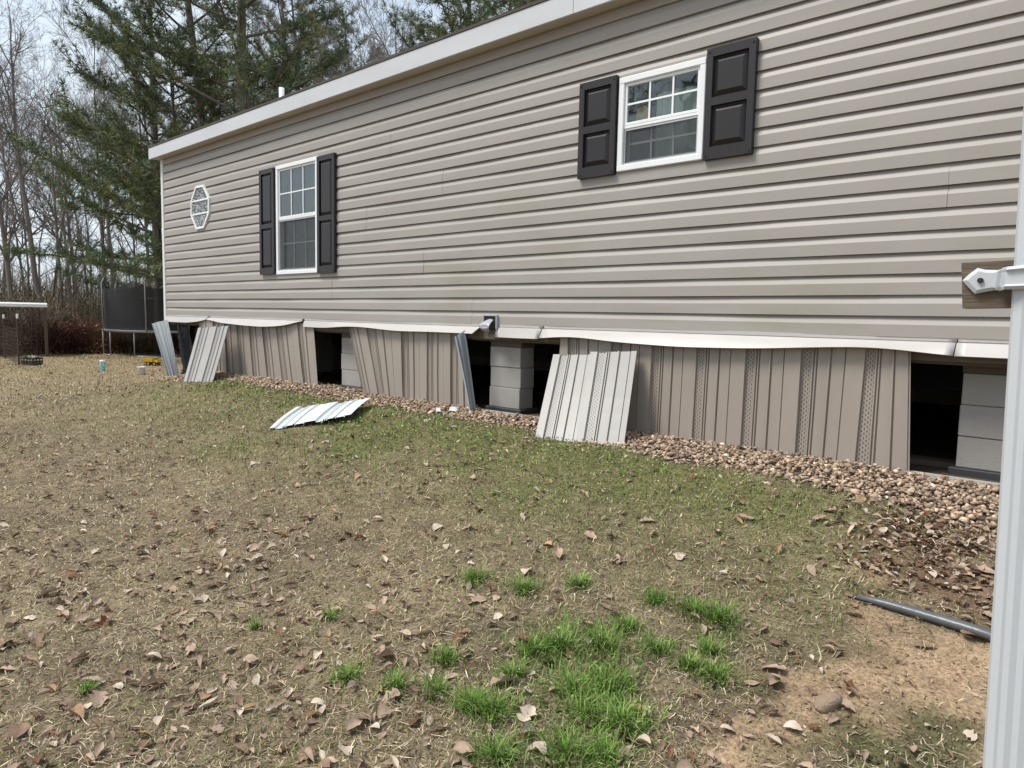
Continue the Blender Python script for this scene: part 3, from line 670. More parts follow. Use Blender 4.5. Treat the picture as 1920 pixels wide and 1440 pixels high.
# things in the crawl space
rows = []
for i in range(12):
    t = i / 11; rows.append([(-12.22 + .62 * s + .03 * math.sin(7 * t + s * 4), .16 + .05 * math.sin(9 * s + 3 * t) + .03 * math.sin(17 * s + t * 8), .40 + (Z0 - .1 - .40) * t) for s in np.linspace(0, 1, 16)])
o_ = MB().grid(rows).obj('plastic_sheet', M['black_plastic'], None, True, label='crumpled black plastic sheet hanging in the end opening of the crawl space', cat='plastic sheet'); solid(o_, .003)
mb = MB().tube([(-7.70, .62, .6), (-7.69, .62, 1.0), (-7.72, .60, 1.3)], .022, 8); mb.obj('drain_riser', M['steel'], None, True, label='thin dark pipe standing in the gap left of the slanted panel', cat='pipe')
MB().bbox(-1.4, -.45, .34, .50, .60, .64, .004).obj('board', M['under_wood'], None, False, label='dark board lying on the soil inside the crawl space', cat='board')

# loose panels
def loose(BL, BR, TL, TR, n0, n1, m, label, **k):
    e = empty('skirting_panel', tuple((np.array(BL) + np.array(BR)) / 2), label, 'skirting panel')
    o_ = part_panel(BL, BR, TL, TR, n0, n1, m, None, **k); o_.name = 'vinyl_sheet'; o_.parent = e; o_.location = -e.location
    return e
b1, b2 = hit(1004, 819), hit(1170, 838)
tl, trr = wall(1038, 665, -.11), wall(1195, 659, -.075)
b1[2] -= .01; b2[2] -= .01
mid_t, mid_b = (tl + trr) / 2, (b1 + b2) / 2
e = empty('skirting_panel', tuple(mid_b), 'double width vented skirting panel leaning against the long standing section', 'skirting panel')
tm = tl + (trr - tl) * .48; tm_b = b1 + (b2 - b1) * .49; ntilt = np.array([0, 0, .03])
for (a, b, c, d, i) in ((b1, tm_b, tl, tm - ntilt * .5, 0), (tm_b - (b2 - b1) * .01, b2, tm - (trr - tl) * .01 + ntilt * .3, trr, 1)):
    off = np.array([0, -.003 * i, 0]); o_ = part_panel(a + off, b + off, c + off, d + off, -.18 if i == 0 else -.15, .82 if i == 0 else .84, 'skirt_light', None, bow=-.002); o_.name = 'vinyl_sheet'; o_.parent = e; o_.location = -e.location
loose(hit(345, 716), hit(399, 717), wall(372, 615, -.26), wall(429, 611, -.16), -.2, 1.75, 'skirt_light', 'light skirting panel leaning sideways next to the black plastic sheet', bow=-.003)
# twisted panel at the corner (its grey back shows)
pc0 = wall(316, 711, -.30); pc1 = wall(336, 706, -.12)
def down(p): return np.array([p[0], p[1], H(p[0], p[1]) - .01])
loose(wall(316, 711, -.30), wall(336, 706, -.12), wall(285, 606, -.26), wall(314, 600, -.07), 0, 1, 'skirt_grey', 'bluish grey skirting panel leaning outward at the white corner trim', bow=.01)
loose(wall(883, 778, -.23), wall(892, 771, -.06), wall(855, 631, -.20), wall(872, 619, -.07), 0, .55, 'skirt_grey', 'narrow grey skirting panel turned edge on left of the dryer vent pier', bow=.005)
# panel lying on the lawn
f0, f1, f2, f3 = hit(505.6, 806.8), hit(658, 793), hit(556, 772.5), hit(700, 756)
f3 = f1 + (f2 - f0) * 1.0
for p, dz in ((f0, .012), (f1, .075), (f2, .05), (f3, .085)): p[2] = H(p[0], p[1]) + dz
e = loose(f0, f1, f2, f3, -.12, 1.88, 'skirt_white', 'white skirting panel lying flat on the lawn', bow=.012)
# broken strips on the gravel
for u, v, L, a, lab in ((822, 776, .15, .9, 'short broken white vinyl strip on the gravel, the narrower of two'), (850, 775, .17, .75, 'short broken white vinyl strip on the gravel, the wider of two')):
    p = hit(u, v); w_ = .022 if u < 830 else .04
    MB().grid([[(-w_, -L / 2, .0), (-w_, L / 2, .0)], [(-w_ * .8, -L / 2, .012), (-w_ * .8, L / 2, .014)], [(w_ * .8, -L / 2, .012), (w_ * .8, L / 2, .016)], [(w_, -L / 2, 0), (w_, L / 2, 0)]]).obj('vinyl_strip', M['skirt_white'], None, False, label=lab, cat='strip', loc=(p[0], p[1], H(p[0], p[1]) + .03), rot=(.1, .12, a))

# ------------------------------------------------------------------ downspout, rail
yD = -DIST + 1.17
pA, pB = wall(1903.5, 400, yD), wall(1839, 1440, yD)
ax = (pA - pB) / np.linalg.norm(pA - pB)
sec = []
Wd, Dd, rc = .105, .08, .014
def ribs(n_, L, amp): 
    return [(i / (n_ * 4) * L, amp * math.sin(i / (n_ * 4) * n_ * 2 * math.pi)) for i in range(n_ * 4 + 1)]
sec = [(0, Dd - rc), (0, rc), (.004, .004), (rc, 0)] + [(rc + a, -.001 + b) for a, b in ribs(5, Wd - 2 * rc, .0011)] + [(Wd - rc, 0), (Wd - .004, .004), (Wd, rc), (Wd, Dd - rc), (Wd - rc, Dd), (rc, Dd)]
t0 = (-.05 - pB[2]) / ax[2]; t1 = (4.2 - pB[2]) / ax[2]
V = []
for t in (t0, t1):
    for a, b in sec: V.append(pB + ax * t + np.array([a, b, 0]))
n = len(sec)
ds = obj('downspout', mesh_np('downspout', V, [(i, (i + 1) % n, (i + 1) % n + n, i + n) for i in range(n)] + [tuple(range(n))[::-1], tuple(range(n, 2 * n))], [M['metal_white']]), None, 'white corrugated downspout strapped to the weathered wooden rail', 'downspout')
# rail board behind it
yR_ = yD + Dd + .004
c0, c1 = wall(1803, 488, yR_), wall(1803, 578, yR_)
rail = empty('wooden_rail', (.75, yR_ + .06, 0), 'weathered brown wooden rail end behind the white downspout', 'rail')
def at_rail(mb, name):
    o_ = mb.obj(name, M['rail'], rail); o_.location = -rail.location; return o_
dz = .012
mb = MB(); xa, xb = c0[0], .85
xc = c1[0] + .001
mb.add([(xc, yR_, c1[2]), (xb, yR_, c1[2] + dz * 2), (xb, yR_, c0[2] + dz * 2), (xa, yR_, c0[2] - .004), (xc, yR_ + .04, c1[2]), (xb, yR_ + .04, c1[2] + dz * 2), (xb, yR_ + .04, c0[2] + dz * 2), (xa, yR_ + .04, c0[2] - .004)],
       [(0, 1, 2, 3), (5, 4, 7, 6), (4, 0, 3, 7), (1, 5, 6, 2), (3, 2, 6, 7), (4, 5, 1, 0)])
at_rail(mb, 'board')
at_rail(MB().bbox(.74, .83, yR_ + .042, yR_ + .13, -.1, 2.1, .004), 'post')
# strap: pointed tab on the board, bent over the downspout
q = lambda u, v, y: wall(u, v, y)
yt_ = yR_ - .006
tab = [q(1804.5, 526, yt_), q(1817, 514, yt_), q(1833, 502.5, yt_), q(1850, 506, yt_), q(1872, 506.5, yt_), q(1882, 503, yt_), q(1876, 545, yt_), q(1865, 544, yt_), q(1848, 547, yt_), q(1828, 551, yt_), q(1816, 539, yt_)]
mb = MB(); n = len(tab); cen = sum(tab) / n
rim_ = [p for p in tab]; inner = [cen + (p - cen) * .72 + np.array([0, -.0035, 0]) for p in tab]; back = [p + np.array([0, .005, 0]) for p in tab]
mb.add(rim_ + inner + back, [(i, (i + 1) % n, n + (i + 1) % n, n + i) for i in range(n)] + [tuple(range(n, 2 * n))] + [(i, 2 * n + i, 2 * n + (i + 1) % n, (i + 1) % n) for i in range(n)])
strap = mb.obj('strap', M['metal_white'], ds)
yb_ = yD - .006
band = [[q(1880, 503, yt_), q(1874.5, 546, yt_)], [q(1884, 501.5, yb_ + .03), q(1879, 544, yb_ + .03)], [q(1889.5, 501, yb_), q(1884, 542, yb_)], [q(1925, 497, yb_), q(1925, 541, yb_)], [q(1990, 494, yb_), q(1990, 540, yb_)]]
for i, bnd in enumerate(band):  # raised edges
    a, b = bnd; d = (b - a); band[i] = [a, a + d * .12 + np.array([0, -.004, 0]), a + d * .2, a + d * .8, a + d * .88 + np.array([0, -.004, 0]), b]
solid(MB().grid(band).obj('band', M['metal_white'], strap), .002)
MB().grid([[q(1866, 539, yt_ - .005), q(1882, 535, yb_ + .02)], [q(1866, 544, yt_ - .005), q(1881, 543, yb_ + .02)]]).obj('mildew_stain', M['mildew'], strap)
scp = q(1838.5, 526, yt_ - .004); MB().tube([scp + np.array([0, .004, 0]), scp + np.array([0, -.003, 0])], .004, 10).obj('screw', M['tyre'], strap)

# ------------------------------------------------------------------ hose, stone
pts = [hit(1597, 1118), hit(1625, 1129), hit(1660, 1141), hit(1710, 1156), hit(1760, 1171), hit(1810, 1186), hit(1858, 1203), hit(1905, 1222), hit(1990, 1260)]
PP = [np.array([p[0], p[1], H(p[0], p[1]) + h]) for p, h in zip(pts, (.004, .016, .021, .022, .023, .024, .024, .024, .02))]
MB().tube(PP, [.006, .016, .021, .023, .024, .025, .026, .026, .026], 12, flat=.85).obj('drain_hose', M['pipe'], None, True, label='dark grey hose lying on the soil beside the downspout', cat='hose')
p = hit(1553, 1322)
def rock_mesh(name, seed, sx, sy, sz, m, sub=2):
    import bmesh
    bm = bmesh.new(); bmesh.ops.create_icosphere(bm, subdivisions=sub, radius=1); r_ = np.random.default_rng(seed); ph = r_.uniform(0, 6, 6)
    for v in bm.verts:
        c = v.co; k = 1 + .16 * math.sin(2.3 * c.x + ph[0]) + .13 * math.sin(3.1 * c.y + ph[1] + c.z) + .09 * math.sin(5 * c.z + ph[2] + 2 * c.x)
        v.co = Vector((c.x * sx * k, c.y * sy * k, c.z * sz * k))
    me = bpy.data.meshes.new(name); bm.to_mesh(me); bm.free(); me.materials.append(m)
    for f in me.polygons: f.use_smooth = True
    return me
obj('stone', rock_mesh('stone', 5, .031, .056, .03, M['stone'], 3), None, 'mottled brown stone on the bare sandy soil', 'stone', loc=(p[0], p[1], H(p[0], p[1]) + .014), rot=(.1, .1, -.35))

# ------------------------------------------------------------------ gravel (stuff)
import bmesh
def ico(sub):
    bm = bmesh.new(); bmesh.ops.create_icosphere(bm, subdivisions=sub, radius=1); V = np.array([v.co[:] for v in bm.verts]); F = np.array([[v.index for v in f.verts] for f in bm.faces]); bm.free(); return V, F
def stones(x, y, z, s, cols, sub):
    V0, F0 = ico(sub); n = len(x); nv = len(V0)      # 20 faces each: angular pebbles
    jit = 1 + .3 * rng.standard_normal((n, nv, 1)) * (1. if sub == 1 else .55); jit = np.clip(jit, .6, 1.5)
    sc = rng.uniform(.65, 1.35, (n, 1, 3)) * s[:, None, None] * np.array([1, 1, .7])
    Q = V0[None] * jit * sc
    a = rng.uniform(0, 6.28, n); b = rng.normal(0, .5, n); ca, sa_, cb, sb = np.cos(a), np.sin(a), np.cos(b), np.sin(b)
    y1 = Q[..., 1] * cb[:, None] - Q[..., 2] * sb[:, None]; z1 = Q[..., 1] * sb[:, None] + Q[..., 2] * cb[:, None]
    x2 = Q[..., 0] * ca[:, None] - y1 * sa_[:, None]; y2 = Q[..., 0] * sa_[:, None] + y1 * ca[:, None]
    Vv = np.stack([x2 + x[:, None], y2 + y[:, None], z1 + z[:, None]], -1).reshape(-1, 3)
    Ff = (F0[None] + (np.arange(n) * nv)[:, None, None]).reshape(-1, 3)
    return Vv, Ff, np.repeat(cols, nv, 0)
N = 52000
x = rng.uniform(-13.3, 1.2, N); y = rng.uniform(-1.15, .16, N)
e = gravel_edge(x); keep = (y > e + rng.normal(0, .035, N)) & ((x > -12.35) | (y < .5)) & (rng.uniform(0, 1, N) < np.where(x < -6, .75, 1))
keep |= (rng.uniform(0, 1, N) < .03) & (y > e - .25)
keep &= ~((y > -.07) & (((x > -12) & (x < -10.9)) | ((x > -5.05) & (x < -4.0)) | ((x > -1.16) & (x < 0))))
x, y = x[keep], y[keep]; s = rng.uniform(.0065, .0155, len(x)) * rng.choice([1, 1, 1, 1.35], len(x)); lay = rng.uniform(0, .03, len(x)) * (1 - sst(.0, .15, gravel_edge(x) + .12 - y))
z = H(x, y) + s * .35 + lay
pal = np.array([1.16, 1.08, .98]) * np.array([[.37, .29, .225], [.29, .225, .175], [.42, .34, .27], [.23, .175, .135], [.33, .27, .22], [.48, .42, .35], [.29, .20, .14], [.20, .17, .15]])
cols = pal[rng.choice(8, len(x), p=[.24, .2, .16, .12, .12, .05, .07, .04])] * np.clip(np.exp(rng.normal(-.05, .3, (len(x), 1))), .4, 1.6)
A1 = stones(x, y, z, s, cols, 1)
obj('gravel_bed', mesh_np('gravel_bed', A1[0], [A1[1]], [M['gravel']], col=A1[2]), kind='stuff', label='strip of brown pebbles along the foot of the skirting', cat='gravel')

# ------------------------------------------------------------------ grass (stuff)
def blades(x, y, z, L, w, el, curl, cols, head=None):
    """3-segment blades; el = start elevation, curl = change of elevation along the blade"""
    n = len(x); hd = rng.uniform(0, 2 * math.pi, n) if head is None else head
    dx, dy = np.cos(hd), np.sin(hd); side = np.stack([-dy, dx, np.zeros(n)], 1)
    p = np.stack([x, y, z], 1); pts = [p]
    tw = rng.normal(0, .45, n)
    for k in range(2):
        a = el + curl * k; h = hd + tw * k; st = np.stack([np.cos(a) * np.cos(h), np.cos(a) * np.sin(h), np.sin(a)], 1) * (L / 2)[:, None]
        p = p + st; pts.append(p)
    w = w[:, None]
    V = np.stack([pts[0] - side * w, pts[0] + side * w, pts[1] - side * w * .85, pts[1] + side * w * .85, pts[2]], 1).reshape(-1, 3)
    b = np.arange(n)[:, None] * 5
    T = np.concatenate([b + np.array([[0, 1, 3]]), b + np.array([[0, 3, 2]]), b + np.array([[2, 3, 4]])])
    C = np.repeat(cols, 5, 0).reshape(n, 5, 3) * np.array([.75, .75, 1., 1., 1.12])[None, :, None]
    return V, T, C.reshape(-1, 3)
def join(parts):
    V, T, C = [], [], []; o_ = 0
    for v, t, c in parts: V.append(v); T.append(t + o_); C.append(c); o_ += len(v)
    return np.concatenate(V), [np.concatenate(T)], np.concatenate(C)
def fan(n, r0, r1, p, a0=-30, a1=93):
    """points round the photographer, thinner with distance; a from +Y towards -X in degrees"""
    u_ = rng.uniform(0, 1, n); r = (r0 ** p + u_ * (r1 ** p - r0 ** p)) ** (1 / p); a = np.radians(rng.uniform(a0, a1, n))
    return -np.sin(a) * r, -DIST + np.cos(a) * r, r
def lawn_ok(x, y): return ~in_gravel(x, y) & ~((y > -.05) & (y < YB + .05) & (x > XL - .05))
DRY = np.array([[.44, .35, .235], [.33, .25, .165], [.58, .48, .34], [.17, .122, .083], [.41, .34, .24], [.32, .28, .15]])
OLV = np.array([[.25, .235, .095], [.20, .20, .08], [.30, .265, .12]])
GRN = np.array([[.12, .19, .042], [.09, .155, .035], [.17, .235, .06], [.20, .23, .075]])
def pick(p, n): return p[rng.integers(0, len(p), n)] * np.clip(np.exp(rng.normal(-.03, .38, (n, 1))), .4, 1.75)
parts = []
N = 470000
x, y, r = fan(N, 1.0, 29, .5, -22, 88)
ok = lawn_ok(x, y) & (rng.uniform(0, 1, N) > blob(x, y, SAND) * .93) & (rng.uniform(0, 1, N) > blob(x, y, LITTER) * .5) & (rng.uniform(0, 1, N) > blob(x, y, MOSS) * .55)
x, y, r = x[ok], y[ok], r[ok]; n = len(x)
gmask = np.clip(blob(x, y, GREEN) * .85 + .75 * (fbm(x, y, .8, 51) - .45) + .75 * sst(-3.1, -.8, y) * sst(-12, -8, x) * (x < -.8) * (.25 + 1.2 * fbm(x, y, 1.7, 52)), 0, 1); omask = np.clip(.4 + 1.4 * (fbm(x, y, .45, 61) - .45) + .3 * sst(3.5, 6, r) - .25 * sst(8, 13, r), 0, 1)
q_ = rng.uniform(0, 1, n); cols = pick(DRY, n); cols[q_ < omask * .6] = pick(OLV, int((q_ < omask * .6).sum())); g_ = q_ < gmask * .7; cols[g_] = pick(GRN, int(g_.sum()))
big = 1 + np.clip(r - 3, 0, 30) * .2
L = rng.uniform(.012, .05, n) * (1 + .5 * np.clip(r - 4, 0, 10) / 10); w = rng.uniform(.0008, .0021, n) * big
el = np.abs(rng.normal(.2, .5, n)); el[g_] += .5
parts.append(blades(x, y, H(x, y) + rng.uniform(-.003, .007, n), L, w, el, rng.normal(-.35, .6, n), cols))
# straw-like stems lying on top in the foreground
N = 17000; x, y, r = fan(N, 1.7, 9, .9); ok = lawn_ok(x, y) & (rng.uniform(0, 1, N) > blob(x, y, SAND) * .8); x, y, r = x[ok], y[ok], r[ok]; n = len(x)
parts.append(blades(x, y, H(x, y) + rng.uniform(.008, .022, n), rng.uniform(.03, .08, n), rng.uniform(.0007, .0013, n) * (1 + .12 * r), rng.normal(0, .12, n), rng.normal(0, .3, n), pick(DRY[[0, 2, 4]], n)))
N = 60000; x, y, r = fan(N, 1.7, 5.5, 1.); ok = rng.uniform(0, 1, N) < blob(x, y, MOSS) * sst(.3, .6, fbm(x, y, 7., 47)); x, y, r = x[ok], y[ok], r[ok]; n = len(x)
parts.append(blades(x, y, H(x, y), rng.uniform(.006, .022, n), rng.uniform(.0012, .0026, n), rng.uniform(.2, 1.3, n), rng.normal(-.3, .4, n), pick(np.array([[.07, .10, .035], [.05, .075, .03], [.11, .13, .05], [.16, .15, .07]]), n)))
V, T, C = join(parts)
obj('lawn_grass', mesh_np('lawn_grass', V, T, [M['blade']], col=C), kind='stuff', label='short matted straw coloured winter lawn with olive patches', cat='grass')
parts = []
for c, rr in TUFTG:
    n = int(3600 * rr); a = rng.uniform(0, 6.28, n); d = rr * np.abs(rng.normal(0, .62, n)); x = c[0] + np.cos(a) * d; y = c[1] + np.sin(a) * d
    hh = a + rng.normal(0, .9, n)
    parts.append(blades(x, y, H(x, y), rng.uniform(.04, .115, n) * (.72 + rr * 1.8), rng.uniform(.0011, .0022, n), rng.uniform(.7, 1.5, n), rng.normal(-.7, .4, n), pick(np.array([[.12, .235, .035], [.085, .175, .03], [.165, .29, .05], [.20, .30, .075], [.21, .22, .09]]), n), hh))
V, T, C = join(parts)
obj('grass_tufts', mesh_np('grass_tufts', V, T, [M['blade']], col=C), kind='stuff', label='bright green tufts of fresh grass in the dead lawn', cat='grass')
# clover and weeds: small round leaves near the gravel
N = 110000; x, y, r = fan(N, 1.8, 13, .8); gm = blob(x, y, GREEN); gm = np.maximum(gm, .8 * blob(x, y, [(c, rr, 1.) for c, rr in TUFTG]))
gm = np.maximum(gm, .22 * sst(-2.6, -.8, y) * sst(-11, -8, x) * (x < -.9))
ok = lawn_ok(x, y) & (rng.uniform(0, 1, N) < gm * .9); x, y, r = x[ok], y[ok], r[ok]; n = len(x)
th = np.linspace(0, 2 * math.pi, 7)[:-1]; sz = rng.uniform(.0025, .0055, n) * (1 + .2 * np.clip(r - 2, 0, 8)); tx, ty = rng.normal(0, .45, n), rng.normal(0, .45, n)
lx = np.cos(th)[None] * sz[:, None]; ly = np.sin(th)[None] * sz[:, None]; z = H(x, y) + rng.uniform(.008, .035, n)
Vc = np.stack([x[:, None] + lx, y[:, None] + ly, z[:, None] + lx * tx[:, None] + ly * ty[:, None]], -1).reshape(-1, 3)
b = np.arange(n)[:, None] * 6; Tc = np.concatenate([b + np.array([[0, i, i + 1]]) for i in range(1, 5)])
Cc = np.repeat(pick(np.array([[.13, .215, .04], [.085, .15, .035], [.20, .285, .065], [.10, .165, .06]]), n), 6, 0)
obj('weeds', mesh_np('weeds', Vc, [Tc], [M['blade']], col=Cc), kind='stuff', label='low green clover and weeds along the gravel edge', cat='ground cover')

# ------------------------------------------------------------------ fallen leaves
def leaf_shape(kind, seed):
    r_ = random.Random(seed); rows = []; nl = 7
    curl, fold, bend = r_.uniform(-.5, 1.1), r_.uniform(.1, .8), r_.uniform(-.4, .8)
    for i in range(nl):
        t = i / (nl - 1)
        if kind == 'lobed': wd = .12 + .30 * abs(math.sin(t * math.pi * 2.6 + .25)) * math.sin(math.pi * min(1, t * .9 + .1))
        elif kind == 'broad': wd = .36 * math.sin(math.pi * t ** .8) ** .7 if 0 < t < 1 else .0
        else: wd = .23 * math.sin(math.pi * t) ** .75 if 0 < t < 1 else .0
        wd = max(wd, .012)
        zc = bend * .25 * (t - .5) ** 2 + curl * .12 * math.sin(math.pi * t)
        xw = .10 * math.sin(2 * t + seed)
        for s in (-1, -.5, 0, .5, 1): rows.append((t - .5, wd * s * math.cos(fold * abs(s)) + xw, zc + wd * abs(s) * math.sin(fold * abs(s) * 1.3) * (1 if r_.random() < .8 else .6)))
    F = [(i * 5 + j, i * 5 + j + 1, (i + 1) * 5 + j + 1, (i + 1) * 5 + j) for i in range(nl - 1) for j in range(4)]
    V = np.array(rows); V[:, 2] -= V[:, 2].min(); return V, np.array(F)
LK = {'narrow': [leaf_shape('narrow', i) for i in range(5)], 'broad': [leaf_shape('broad', i + 20) for i in range(4)], 'lobed': [leaf_shape('lobed', i + 40) for i in range(3)]}
LC = {'tan': (.37, .27, .20), 'pale': (.50, .41, .325), 'rust': (.19, .088, .048), 'brown': (.22, .145, .10), 'orange': (.36, .225, .13)}
LM = {}
for k, shapes in LK.items():
    for c, rgb in LC.items():
        for i, (V, F) in enumerate(shapes):
            cc = np.tile(rgb, (len(V), 1)) * (1 + .25 * (np.abs(V[:, 1:2]) > .1) - .12) * np.random.default_rng(i).uniform(.9, 1.1, (len(V), 1))
            LM[k, c, i] = mesh_np('fallen_leaf', V, [F], [M['leafmat']], col=cc, smooth=True)
def leaf_spots(n, r0, r1, p):
    x, y, r = fan(n * 6, r0, r1, p, -5, 82)
    dens = .30 + .55 * sst(-2.2, -3.4, y) + .35 * (x < -3.5) * sst(9, 5, r) + 1.4 * blob(x, y, LITTER); dens *= .4 + 1.2 * fbm(x, y, 1.2, 90)
    ok = lawn_ok(x, y) & (rng.uniform(0, 1.4, len(x)) < dens); return x[ok][:n], y[ok][:n], r[ok][:n]
def leaf_place(x, y):
    if blob(np.array([x]), np.array([y]), SAND)[0] > .25: return 'lying on the bare sandy soil', 'on the bare soil'
    if blob(np.array([x]), np.array([y]), LITTER)[0] > .2: return 'in the leaf drift below the gravel', 'in the leaf drift'
    if min(math.hypot(x - c[0], y - c[1]) - r_ for c, r_ in TUFTG) < .08: return 'lying by a green grass tuft', 'by the grass tufts'
    if y > -2.1: return 'on the slope below the skirting', 'on the slope'
    return 'lying on the flat dry lawn', 'on the flat lawn'
KIND_TXT = {'narrow': 'narrow', 'broad': 'broad', 'lobed': 'lobed'}
COL_TXT = {'tan': 'tan', 'pale': 'pale beige', 'rust': 'dark rust red', 'brown': 'dull brown', 'orange': 'orange brown'}
x, y, r = leaf_spots(297, 1.9, 4.6, 1.3)
for i in range(len(x)):
    k = rnd.choices(['narrow', 'broad', 'lobed'], [.62, .26, .12])[0]; c = rnd.choices(list(LC), [.45, .2, .06, .21, .08])[0]
    s = rnd.uniform(.045, .085) if k != 'lobed' else rnd.uniform(.07, .105)
    pl, pg = leaf_place(x[i], y[i])
    obj('fallen_leaf', LM[k, c, rnd.randrange(len(LK[k]))], None, '%s %s dead leaf %s' % (KIND_TXT[k], COL_TXT[c], pl), 'leaf', 'fallen %s %s leaves %s' % (KIND_TXT[k], COL_TXT[c], pg),
        loc=(x[i], y[i], float(H(x[i], y[i])) + rnd.uniform(.006, .018)), rot=(rnd.gauss(0, .25), rnd.gauss(0, .25), rnd.uniform(0, 6.28)), scale=s)
# a few that stand out
for u, v, s, k, c, rz, lab in ((985, 1352, .085, 'lobed', 'pale', 1.9, 'bleached lobed leaf lying on the green grass tufts'), (870, 1425, .075, 'broad', 'tan', .6, 'heart shaped tan leaf beside the foreground grass tufts')):
    p = hit(u, v); obj('fallen_leaf', LM[k, c, 1], None, lab, 'leaf', loc=(p[0], p[1], p[2] + .03), rot=(.2, -.15, rz), scale=s)
parts = []
def leaf_stuff(x, y, r, s, dz):
    n = len(x); out = []
    allk = [('narrow', i) for i in range(5)] + [('broad', i) for i in range(4)] + [('lobed', i) for i in range(3)]
    wch = rng.choice(len(allk), n, p=[.13] * 5 + [.065] * 4 + [.03] * 3); cn = list(LC.values())
    for q in range(len(allk)):
        mk = wch == q; m_ = int(mk.sum())
        if not m_: continue
        V, F = LK[allk[q][0]][allk[q][1]]
        T0 = np.concatenate([F[:, [0, 1, 2]], F[:, [0, 2, 3]]])
        a = rng.uniform(0, 6.28, m_); tx = rng.normal(0, .28, m_); ty = rng.normal(0, .28, m_); ss = s[mk][:, None]
        vx = (V[None, :, 0] * np.cos(a)[:, None] - V[None, :, 1] * np.sin(a)[:, None]) * ss; vy = (V[None, :, 0] * np.sin(a)[:, None] + V[None, :, 1] * np.cos(a)[:, None]) * ss
        vz = V[None, :, 2] * ss + vx * tx[:, None] + vy * ty[:, None]
        W_ = np.stack([vx + x[mk][:, None], vy + y[mk][:, None], vz + (H(x[mk], y[mk]) + dz)[:, None]], -1).reshape(-1, 3)
        cc = np.array(cn)[rng.choice(5, m_, p=[.42, .15, .07, .31, .05])] * rng.uniform(.7, 1.2, (m_, 1))
        out.append((W_, (T0[None] + (np.arange(m_) * len(V))[:, None, None]).reshape(-1, 3), np.repeat(cc, len(V), 0)))
    return out
x, y, r = leaf_spots(3400, 1.85, 20, .75); parts += leaf_stuff(x, y, r, rng.uniform(.025, .055, len(x)) * (1 + .03 * r), .01)
# litter on the slope by the downspout and scattered on the gravel
n = 620; cs = [hit(u, v) for u, v in ((1760, 990), (1800, 1040), (1700, 1010), (1770, 1090), (1840, 950), (1690, 960), (1620, 1040))]
ci = rng.integers(0, len(cs), n); x = np.array([cs[i][0] for i in ci]) + rng.normal(0, .16, n); y = np.array([cs[i][1] for i in ci]) + rng.normal(0, .16, n); y = np.minimum(y, -.12)
parts += leaf_stuff(x, y, y, rng.uniform(.018, .055, n), .012)
n = 7000; x, y, r = fan(n * 3, 1.8, 5, 1., -16, 80); ok = lawn_ok(x, y) & (rng.uniform(0, 1, len(x)) < .12 + .6 * blob(x, y, SAND) + .8 * blob(x, y, LITTER)); x, y, r = x[ok][:n // 2], y[ok][:n // 2], r[ok][:n // 2]
parts += leaf_stuff(x, y, r, rng.uniform(.005, .018, len(x)), .003)
x = rng.uniform(-9, -.5, 40); y = rng.uniform(-.5, -.1, 40); parts += leaf_stuff(x, y, y, rng.uniform(.03, .055, 40), .03)
V, T, C = join(parts)
obj('leaf_litter', mesh_np('leaf_litter', V, T, [M['leafmat']], col=C, smooth=True), kind='stuff', label='scattered small dead leaves over lawn and gravel', cat='leaf litter')

# ------------------------------------------------------------------ yard things
# trampoline
tc_ = dep(322, 655, 25.3); TR = 2.1; tz = float(H(tc_[0], tc_[1]))
tramp = empty('trampoline', (tc_[0], tc_[1], tz), 'trampoline with black safety net behind the corner of the home', 'trampoline')
vang = math.atan2(CAM[1] - tc_[1], CAM[0] - tc_[0])
angs = [vang + math.radians(a) for a in (88, 37, -20, -72, -125, 143)]
ring = [(TR * math.cos(a), TR * math.sin(a), .82) for a in np.linspace(0, 2 * math.pi, 41)]
MB().tube(ring, .035, 8, False).obj('rim', M['galv'], tramp, True)
MB().add([(0, 0, .8)] + [(TR * .92 * math.cos(a), TR * .92 * math.sin(a), .815) for a in np.linspace(0, 2 * math.pi, 41)], [(0, i, i + 1) for i in range(1, 41)]).obj('mat', M['tyre'], tramp)
MB().grid([[(TR * k * math.cos(a), TR * k * math.sin(a), h) for a in np.linspace(0, 2 * math.pi, 41)] for k, h in ((.9, .84), (1.0, .865), (1.03, .84))]).obj('spring_pad', M['galv'], tramp, True)
rows = []
for t in (0, .35, .7, 1.):
    rows.append([(TR * .97 * math.cos(a), TR * .97 * math.sin(a), .84 + t * (1.62 - .26 * abs(math.sin(3 * (a - angs[0]))))) for a in np.linspace(0, 2 * math.pi, 61)])
MB().grid(rows).obj('safety_net', M['net'], tramp, True)
for i, a in enumerate(angs):
    c, s_ = math.cos(a), math.sin(a)
    MB().tube([(TR * 1.02 * c, TR * 1.02 * s_, .82), (TR * 1.03 * c, TR * 1.03 * s_, 1.9), (TR * 1.03 * c, TR * 1.03 * s_, 2.4), (TR * .98 * c, TR * .98 * s_, 2.6)], .022, 8).obj('pole', M['galv'], tramp, True)
    for d in (-.2, .2):
        c, s_ = math.cos(a + d), math.sin(a + d)
        MB().tube([(TR * c, TR * s_, .82), (TR * 1.0 * c, TR * 1.0 * s_, .02)], .02, 8).obj('leg', M['galv'], tramp, True)
    c0_, c1_ = a - .2, a + .2
    MB().tube([(TR * math.cos(w), TR * math.sin(w), .02) for w in np.linspace(c0_, c1_, 5)], .02, 8).obj('foot', M['galv'], tramp, True)
